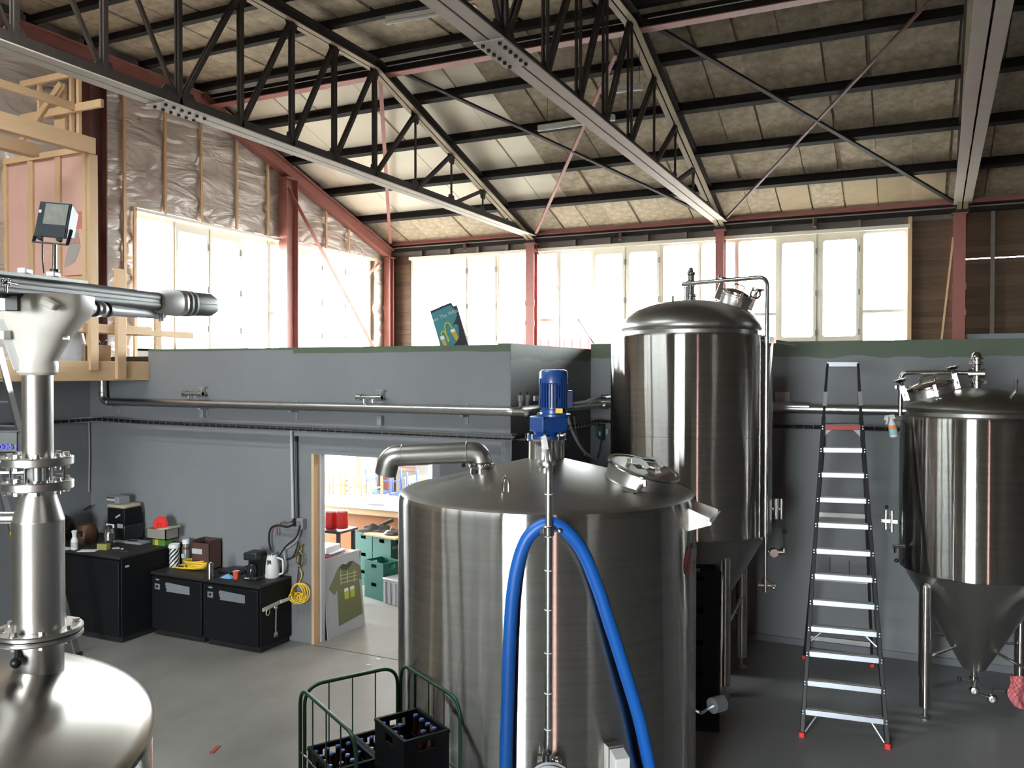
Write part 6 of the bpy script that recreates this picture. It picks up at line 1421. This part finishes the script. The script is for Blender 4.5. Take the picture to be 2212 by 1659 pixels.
# step heights read from the photograph
frs = [1545, 1481, 1417, 1362, 1304, 1247, 1192, 1135, 1080, 1026, 972]
for i, v in enumerate(frs):
    lo_, hi_ = 0., 1.
    for _ in range(40):
        k = (lo_+hi_)/2; p = (st(-1, k)+st(1, k))/2; c = p-EYE; vv_ = IH/2-(c.dot(CU)/c.dot(_F))*FPX
        if vv_ > v: lo_ = k
        else: hi_ = k
    treads(k, M['alu'], 'tread')
    if i in (0, 3):
        for s in (-1, 1):
            a, b = (st(-1, k), st(1, k)) if s < 0 else (st(1, k), st(-1, k)); d = (b-a).normalized(); e = st(s, k-(.062 if i == 0 else .04))
            MB().tube([a+d*.11-UP*.02, e+d*.02], .009, 8).build('tread_stay', M['alu'], t)
o = treads(.995, mat('ladder_red', (.42, .03, .035), .45), 'platform_edge')
a, b = st(-1, 1), st(1, 1); MB().bar((a+Vector((.02, .15, 0))), (b+Vector((-.02, .15, 0))), .24, .03).build('platform', M['alutop'], t, bevel=.005)
for s, p_ in ((-1, a), (1, b)): MB().prism([(0, -.02), (.09, -.02), (.03, -.08), (0, -.12)], p_+Vector((0, .0, 0)), -ld*s, UP, Vector((0, .01, 0))).build('gusset', M['alutop'], t)
MB().bar(gL, gR, .03, .05).build('top_rail', M['alu'], t, bevel=.004)
k = .86; 
m = MB(); a, b = st(-1, .905)+ld*.03+Vector((0, .12, .0)), st(1, .905)-ld*.03+Vector((0, .12, 0)); m.tube([a, b], .006, 6); m.tube([a, a+UP*.2], .005, 6); m.build('wire_basket', M['galv'], t)
m = MB(); a, b = rb[0].lerp(pL, .47), rb[1].lerp(pR, .47); c_ = (a+b)/2; m.tube([c_-ld*.09, c_-ld*.09-UP*.14, c_+ld*.09-UP*.16, c_+ld*.09-UP*.02], .006, 6); m.build('spreader', M['galv'], t)
# small things on the floor
p = OZ(465, 1620, 0); tag(MB().box(p+UP*.004, (.035, .13, .008), .35).build('red_strip', mat('brick_red_strip', (.35, .06, .03), .7)), 'small brick red strip lying on the concrete floor', 'strip')
for k, (u, v) in enumerate(((797, 1437), (817, 1424))):
    p = OZ(u, v, 0); tag(MB().prism([(-.03, -.01), (.0, -.018), (.035, 0), (.01, .014), (-.02, .012)], p+UP*.001, (1, 0, 0), (0, 1, 0), (0, 0, .004)).build('paper_scrap', M['paper']), ('white paper scrap on the floor behind the green cart', 'smaller white paper scrap on the floor near the doorway joint')[k], 'scrap')
# ================================================================ bar room seen through the doorway
BL, BR_ = OZ(706, 1384, 0)+Vector((.01, .01, 0)), OZ(789, 1349, 0)
w_ = (BR_-BL); ww = w_.length; ex = w_.normalized(); bn = Vector((-ex.y, ex.x, 0))
TL = OZ(692, 1212, .90); up_ = (TL-BL); up_ = up_-ex*up_.dot(ex); hh = up_.length; ey = up_.normalized(); ez = ex.cross(ey)
if ez.x < 0: ez = -ez
t = thing('shirt_print_sheet', 'glossy grey sheet printed with a green T-shirt, leaning just inside the doorway', 'sheet', BL)
MB().prism([(0, 0), (ww, 0), (ww, hh), (0, hh)], BL, ex, ey, ez*-.012).build('sheet', M['sheet'], t, bevel=.002)
def flat2(pts, name, m_, k): MB().prism([(a*ww, b*hh) for a, b in pts], BL+ez*k, ex, ey, ez*.001).build(name, m_, t)
flat2([(.30, .12), (.95, .16), (.93, .62), (1.0, .60), (1.0, .78), (.80, .88), (.70, .885), (.62, .86), (.50, .88), (.38, .84), (.12, .62), (.25, .52), (.33, .58)], 'shirt_print', M['khaki'], .0015)
flat2([(.43, .84), (.52, .80), (.62, .79), (.72, .82), (.80, .88), (.70, .885), (.62, .86), (.50, .88)], 'neckline', mat('dark_olive', (.05, .055, .025), .7), .003)
for a in ([(.42, .62), (.44, .62), (.46, .80), (.44, .80)], [(.60, .62), (.62, .62), (.64, .78), (.62, .78)], [(.78, .60), (.80, .60), (.82, .76), (.80, .76)]): flat2(a, 'print_line', mat('pale_print', (.42, .42, .25), .7) if 'pale_print' not in bpy.data.materials else bpy.data.materials['pale_print'], .003)
for b in (.64, .69, .735): flat2([(.42, b), (.88, b-.02), (.88, b-.008), (.42, b+.012)], 'print_line', bpy.data.materials['pale_print'], .003)
for a in (.50, .66): flat2([(a, .42), (a+.12, .42), (a+.12, .52), (a, .52)], 'glass_print', M['olive'], .003); flat2([(a, .52), (a+.12, .52), (a+.11, .56), (a+.01, .56)], 'foam_print', M['paper'], .003)
# shelf unit behind the jamb, long side to the doorway
hs = .86
t = thing('book_shelf', 'low brown shelf unit behind the door jamb, papers and books on top', 'shelf', (-6.35, 8.1, 0))
MB().b2((-6.62, 7.70, hs-.025), (-6.075, 8.52, hs)).build('top_board', M['wood'], t)
for y in (7.70, 8.50): MB().b2((-6.60, y, 0), (-6.085, y+.02, hs-.025)).build('side_board', mat('dark_brown_board', (.11, .035, .02), .6) if 'dark_brown_board' not in bpy.data.materials else bpy.data.materials['dark_brown_board'], t)
MB().b2((-6.60, 7.72, 0), (-6.585, 8.50, hs-.025)).build('back_board', M['wood'], t)
for z in (.08, .45): MB().b2((-6.585, 7.72, z), (-6.10, 8.50, z+.02)).build('shelf_board', M['wood'], t)
MB().b2((-6.40, 7.715, hs), (-6.125, 7.755, hs+.50)).build('white_panel', M['white'], t, bevel=.004)
for k, (w2, m_, z) in enumerate(((.22, 'redp', .0), (.21, 'paper', .016), (.22, 'blue', .03), (.20, 'paper', .044))):
    tag(MB().box((-6.22, 8.10+.03*(k % 2), hs+.009+z), (w2, .32, .013), .06*k-.1).build('book', M[m_], bevel=.002), ('red covered book lowest on the shelf by the door', 'pale booklet above the red book on the shelf by the door', 'blue book near the top of the small pile by the door', 'white booklet topmost of the pile under the white box')[k], 'book')
tag(MB().box((-6.25, 8.06, hs+.058+.04), (.20, .30, .075), .08).build('white_box', M['white'], bevel=.008), 'white plastic box lid on the book pile by the doorway', 'box')
q = Vector((-6.115, 7.80, hs)); t = thing('glue_stick', 'white tube with a blue cap standing at the doorway shelf edge', 'tube', (q.x, q.y, hs)); MB().cyl((q.x, q.y, hs), (q.x, q.y, hs+.16), .028, n=16).build('tube', M['white'], t); MB().cyl((q.x, q.y, hs+.16), (q.x, q.y, hs+.19), .028, n=16).build('cap', M['blue'], t)
# crates
GH = .25
gm = crate_mesh(MB(), .40, .30, GH).mesh('crate_body', M['gcrate'])
def gcrate(p, a, lab): return crate(p, a, lab, None, 'green_crate', mesh=gm, div=False)
fx = Vector((.38, -.12, 0)).normalized(); fy = Vector((-fx.y, fx.x, 0)); ga = math.atan2(fx.y, fx.x)
F0 = Vector((-6.30, 9.33, 0))-fx*.203+fy*.153
for k in range(2): gcrate(F0+UP*(GH*k+.001*k), ga, ('lower green crate of the front pair inside the doorway', 'open green crate on top of the front pair inside the doorway')[k])
B0 = F0+fy*.34-fx*.26
for k in range(3): gcrate(B0+UP*((GH+.001)*k), ga, ('bottom green crate of the pile carrying the plywood', 'middle green crate of the pile carrying the plywood', 'top green crate with pale lettering right under the plywood')[k])
top_ = [o for o in bpy.data.objects if o.get('label', '').startswith('top green crate with pale')][0]
text('BROUWERIJ', .05, 'lettering', M['lgrey'], top_, frame3(B0+UP*(GH*2+.12)+fx*.21, fy, UP, fx))
B1 = B0-fx*.43+fy*.01
for k in range(3): gcrate(B1+UP*((GH+.001)*k), ga, ('bottom green crate left of the plywood pile', 'middle green crate left of the plywood pile', 'top green crate left of the plywood pile, under the bundle')[k])
zt_ = GH*3+.004
tag(MB().box(B0+Vector((-.02, .05, zt_+.011))+fx*.03, (.62, .50, .022), ga+.1).build('plywood_sheet', M['pine']), 'pale plywood sheet laid across the green crates in the bar room', 'board')
q = B0+fx*.06+UP*(zt_+.023); t = thing('black_strap', 'small black webbing strap on the plywood sheet', 'strap', q); MB().lathe([(0, 0), (.12, 0), (.13, .015), (.09, .05), (.03, .06), (0, .06)], q, n=18).build('webbing', M['black'], t); MB().box(q+Vector((.15, -.02, .02)), (.08, .05, .04), .3).build('buckle', M['black'], t); MB().ball(q+Vector((-.02, .02, .07)), .035, 10, 6).build('tag', M['card'], t)
q = B1+fx*.10+UP*(zt_+.02); t = thing('canvas_bundle', 'crumpled dark grey canvas bundle beside the red canisters', 'bundle', q)
m = MB()
for i in range(22):
    for j in range(14):
        x, y = (i/21-.5)*.50, (j/13-.5)*.30; d = max(0, 1-(abs(x)/.25)**2)*max(0, 1-(abs(y)/.15)**2); m.v.append((q.x+x, q.y+y+.2*x, q.z+.004+d*(.07+.09*mnoise.noise(Vector((x*11, y*11, 2)))+.05*mnoise.noise(Vector((x*30, y*30, 5))))))
for i in range(21):
    for j in range(13): m.f.append((i*14+j, (i+1)*14+j, (i+1)*14+j+1, i*14+j+1)); m.mi.append(0)
m.build('canvas', M['cloth'], t); MB().bar(q+Vector((.02, .05, .06)), q+Vector((.20, .14, .15)), .06, .05).build('rolled_end', M['cloth'], t, bevel=.015)
q = F0+fx*.44-fy*.03; t = thing('grey_box_crate', 'grey plastic crate standing right of the green crates by the tank', 'crate', q, ga)
crate_ = MB(); crate_.box((0, 0, .16), (.40, .30, .32)); crate_.box((0, 0, .325), (.42, .32, .02)); crate_.build('box', M['gcr'], t, local=True, bevel=.008)
rbx = MB()
for k in range(4): rbx.box((-.15+.1*k, -.154, .15), (.012, .008, .28))
rbx.build('ribs', M['gcr'], t, local=True)
q = F0+fx*.40+fy*.42
t = thing('pot_stand', 'brown box behind the green crates carrying a steel dome', 'box', (q.x, q.y, 0)); MB().box((q.x, q.y, .30), (.36, .34, .60), ga).build('box', mat('reddish_board', (.20, .06, .03), .6), t, bevel=.01); MB().box((q.x, q.y, .608), (.38, .36, .015), ga).build('lid', M['wood'], t)
t = thing('steel_dome', 'white and steel domed appliance on the brown box beside the tank', 'appliance', (q.x, q.y, .617)); q2 = (q.x-.06, q.y, .617); MB().lathe([(0, 0), (.15, 0), (.16, .02), (.16, .08), (.14, .09), (0, .09)], q2, n=28).build('base', M['white'], t); MB().lathe([(.135, .09), (.13, .16), (.10, .22), (.05, .245), (0, .25)], q2, n=28).build('dome', M['polish'], t)
# counter
cy_ = 10.5
cz = OY(780, 1094, cy_).z
t = thing('bar_counter', 'long orange wood bar counter with white top in the bar room', 'counter', (-7, cy_, 0))
MB().b2((-9.4, cy_+.03, 0), (-3.8, cy_+.07, cz-.10)).build('front_panel', M['wood'], t); MB().b2((-9.4, cy_-.06, cz-.11), (-3.8, cy_, cz-.02)).build('fascia', M['pine'], t); MB().b2((-9.45, cy_-.08, cz-.02), (-3.8, cy_+.75, cz+.015)).build('top', M['paper'], t, bevel=.004); MB().b2((-9.4, cy_+.7, 0), (-3.8, cy_+.74, cz-.02)).build('back_panel', M['wood'], t)
tag(MB().box(OZ(815, 1089, cz+.02)+UP*.012, (.28, .16, .02), .2).build('menu_folder', M['lgrey']), 'grey folder lying on the white counter top', 'folder')
# red canisters on a wall board
ry = 8.98
for k, u in enumerate((715, 739)):
    q = OY(u, 1141, ry); t = thing('red_canister', ('left red canister with a white lid, partly behind the door jamb', 'right red canister with a white rim and open top')[k], 'canister', q)
    MB().lathe([(0, 0), (.075, 0), (.08, .01), (.08, .215), (.075, .22), (0, .22)], q, n=28).build('body', M['redp'], t); MB().lathe([(.078, .218), (.082, .222), (.082, .238), (.06, .245), (.055, .23) if k else (.02, .25), (0, .23 if k else .252)], q, n=28).build('rim', M['white'], t)
q = OY(727, 1143, ry); t = thing('canister_stand', 'dark side table carrying the two red canisters', 'table', (q.x-.1, ry, 0)); MB().b2((q.x-.45, ry-.15, q.z-.03), (q.x+.16, ry+.25, q.z-.001)).build('top', M['black'], t)
for sx in (-.42, .12):
    for sy_ in (-.12, .2): MB().b2((q.x+sx-.02, ry+sy_-.02, 0), (q.x+sx+.02, ry+sy_+.02, q.z-.03)).build('leg', M['black'], t)
# tables with upturned chairs
def table(x, y, w2, d2, h, lab, m_):
    t = thing('bar_table', lab, 'table', (x, y, 0)); MB().b2((x-w2/2, y-d2/2, h-.04), (x+w2/2, y+d2/2, h)).build('top', M[m_], t, bevel=.004); MB().b2((x-w2/2+.05, y-d2/2+.05, h-.12), (x+w2/2-.05, y+d2/2-.05, h-.04)).build('apron', M['pine'], t)
    for sx in (-1, 1):
        for sy in (-1, 1): MB().b2((x+sx*(w2/2-.08)-.03, y+sy*(d2/2-.08)-.03, 0), (x+sx*(w2/2-.08)+.03, y+sy*(d2/2-.08)+.03, h-.12)).build('leg', M['pine'], t)
    return t
def chair(p, yaw, lab, m_, flip=False):
    """simple wooden chair; flip puts it seat down on a table"""
    t = thing('bar_chair', lab, 'chair', p, yaw)
    S = (lambda z: .45-z) if flip else (lambda z: z)
    def bb(a, b, name): MB().b2((a[0], a[1], S(a[2])), (b[0], b[1], S(b[2]))).build(name, M[m_], t, local=True)
    bb((-.2, -.2, .43), (.2, .2, .455), 'seat')
    for sx in (-1, 1):
        bb((sx*.18-.016, -.19, 0), (sx*.18+.016, -.158, .43), 'leg')
        if flip: MB().b2((sx*.18-.016, .158, S(0)), (sx*.18+.016, .19, S(.43))).build('leg', M[m_], t, local=True)
        else: bb((sx*.18-.016, .158, 0), (sx*.18+.016, .19, .88), 'leg')
        bb((sx*.18-.01, -.18, .2), (sx*.18+.01, .18, .225), 'side_rail')
    if not flip:
        for z in (.62, .72, .82): bb((-.18, .165, z), (.18, .182, z+.05), 'back_slat')
    else:
        for k, z in enumerate((.62, .72, .82)): MB().b2((-.18, .22+.0, -(z-.455)-.0), (.18, .237, -(z-.455)-.05)).build('back_slat', M[m_], t, local=True)
    return t
ty = 12.2
ta = OY(735, 1072, ty); table(ta.x+.1, ty, 1.5, .8, .76, 'white topped bar table with upturned chairs, left in the bar room', 'paper')
tb = OY(815, 1045, 13.0); table(tb.x+.1, 13.0, 1.5, .8, .78, 'pale wooden bar table with two blue framed chairs on it', 'pine')
for k, (dx, dy, a) in enumerate(((-.55, .195, .02), (-.1, .195, -.02), (.35, .195, .01))): chair((ta.x+.1+dx, ty+dy, .762), a, ('leftmost upturned wooden chair on the white bar table', 'middle upturned wooden chair on the white bar table', 'right upturned wooden chair on the white bar table')[k], 'chair', True)
for k, dx in enumerate((-.2, .35)): chair((tb.x+.1+dx, 13.2, .782), 0, ('left blue framed chair turned over on the pale table', 'right blue framed chair turned over on the pale table')[k], 'blue', True)
for k, (u, y) in enumerate(((712, 12.0), (770, 14.0), (925, 14.2))):
    q = OY(u, 1040, y); chair((q.x, y, 0), .4+.9*k, ('wooden chair standing behind the counter at the left of the doorway view', 'wooden chair standing far back near the bar windows', 'wooden chair at the far right of the bar room by the bricks')[k], 'chair')
q = OY(876, 1010, 14.4); t = thing('brick_pier', 'brown brick pier at the back of the bar room', 'pier', (q.x, 14.4, 0))
core = MB().b2((q.x-.235, 14.41, 0), (q.x+.235, 14.89, 3.1)).build('core', M['joint'], t)
bmesh_ = MB().box((0, 0, 0), (.225, .11, .062)).mesh('brick', M['brick'])
for j in range(14, 41):
    for i in range(-1, 2):
        x = q.x+(i*.235 if j % 2 else (i-.5)*.235+.117)
        if abs(x-q.x) > .25: continue
        o = bpy.data.objects.new('brick', bmesh_); COL.objects.link(o); o.parent = t; o.location = (x-q.x, .05, .037+.075*j)
        o.location.x = max(-.13, min(.13, o.location.x))
t = thing('bar_cabinet', 'small pine cabinet with dark slats right of the brick pier', 'cabinet', (OY(902, 1030, 13.9).x, 13.9, 0)); cx = OY(902, 1030, 13.9).x+.1
MB().b2((cx-.25, 13.7, 0), (cx+.35, 14.1, 1.0)).build('body', M['pine'], t, bevel=.004); MB().b2((cx-.27, 13.68, 1.0), (cx+.37, 14.12, 1.03)).build('top', M['wood'], t)
m = MB()
for k in range(4): m.b2((cx-.2+.07*k, 13.69, .2), (cx-.17+.07*k, 13.7, .95))
m.build('slats', M['black'], t)

# unseen lamps added under the bar room ceiling to brighten the room
for k, (x, y) in enumerate(((-5.2, 8.7), (-7.0, 9.6), (-7.4, 12.0))):
    t = thing('added_ceiling_light', ('added unseen ceiling lamp just inside the bar doorway', 'added unseen ceiling lamp above the green crates', 'added unseen ceiling lamp above the bar tables')[k], 'light', (x, y, 3.13))
    MB().b2((x-.32, y-.32, 3.10), (x+.32, y+.32, 3.138)).build('housing', M['white'], t); MB().b2((x-.28, y-.28, 3.092), (x+.28, y+.28, 3.1)).build('diffuser', M['lamp'], t)
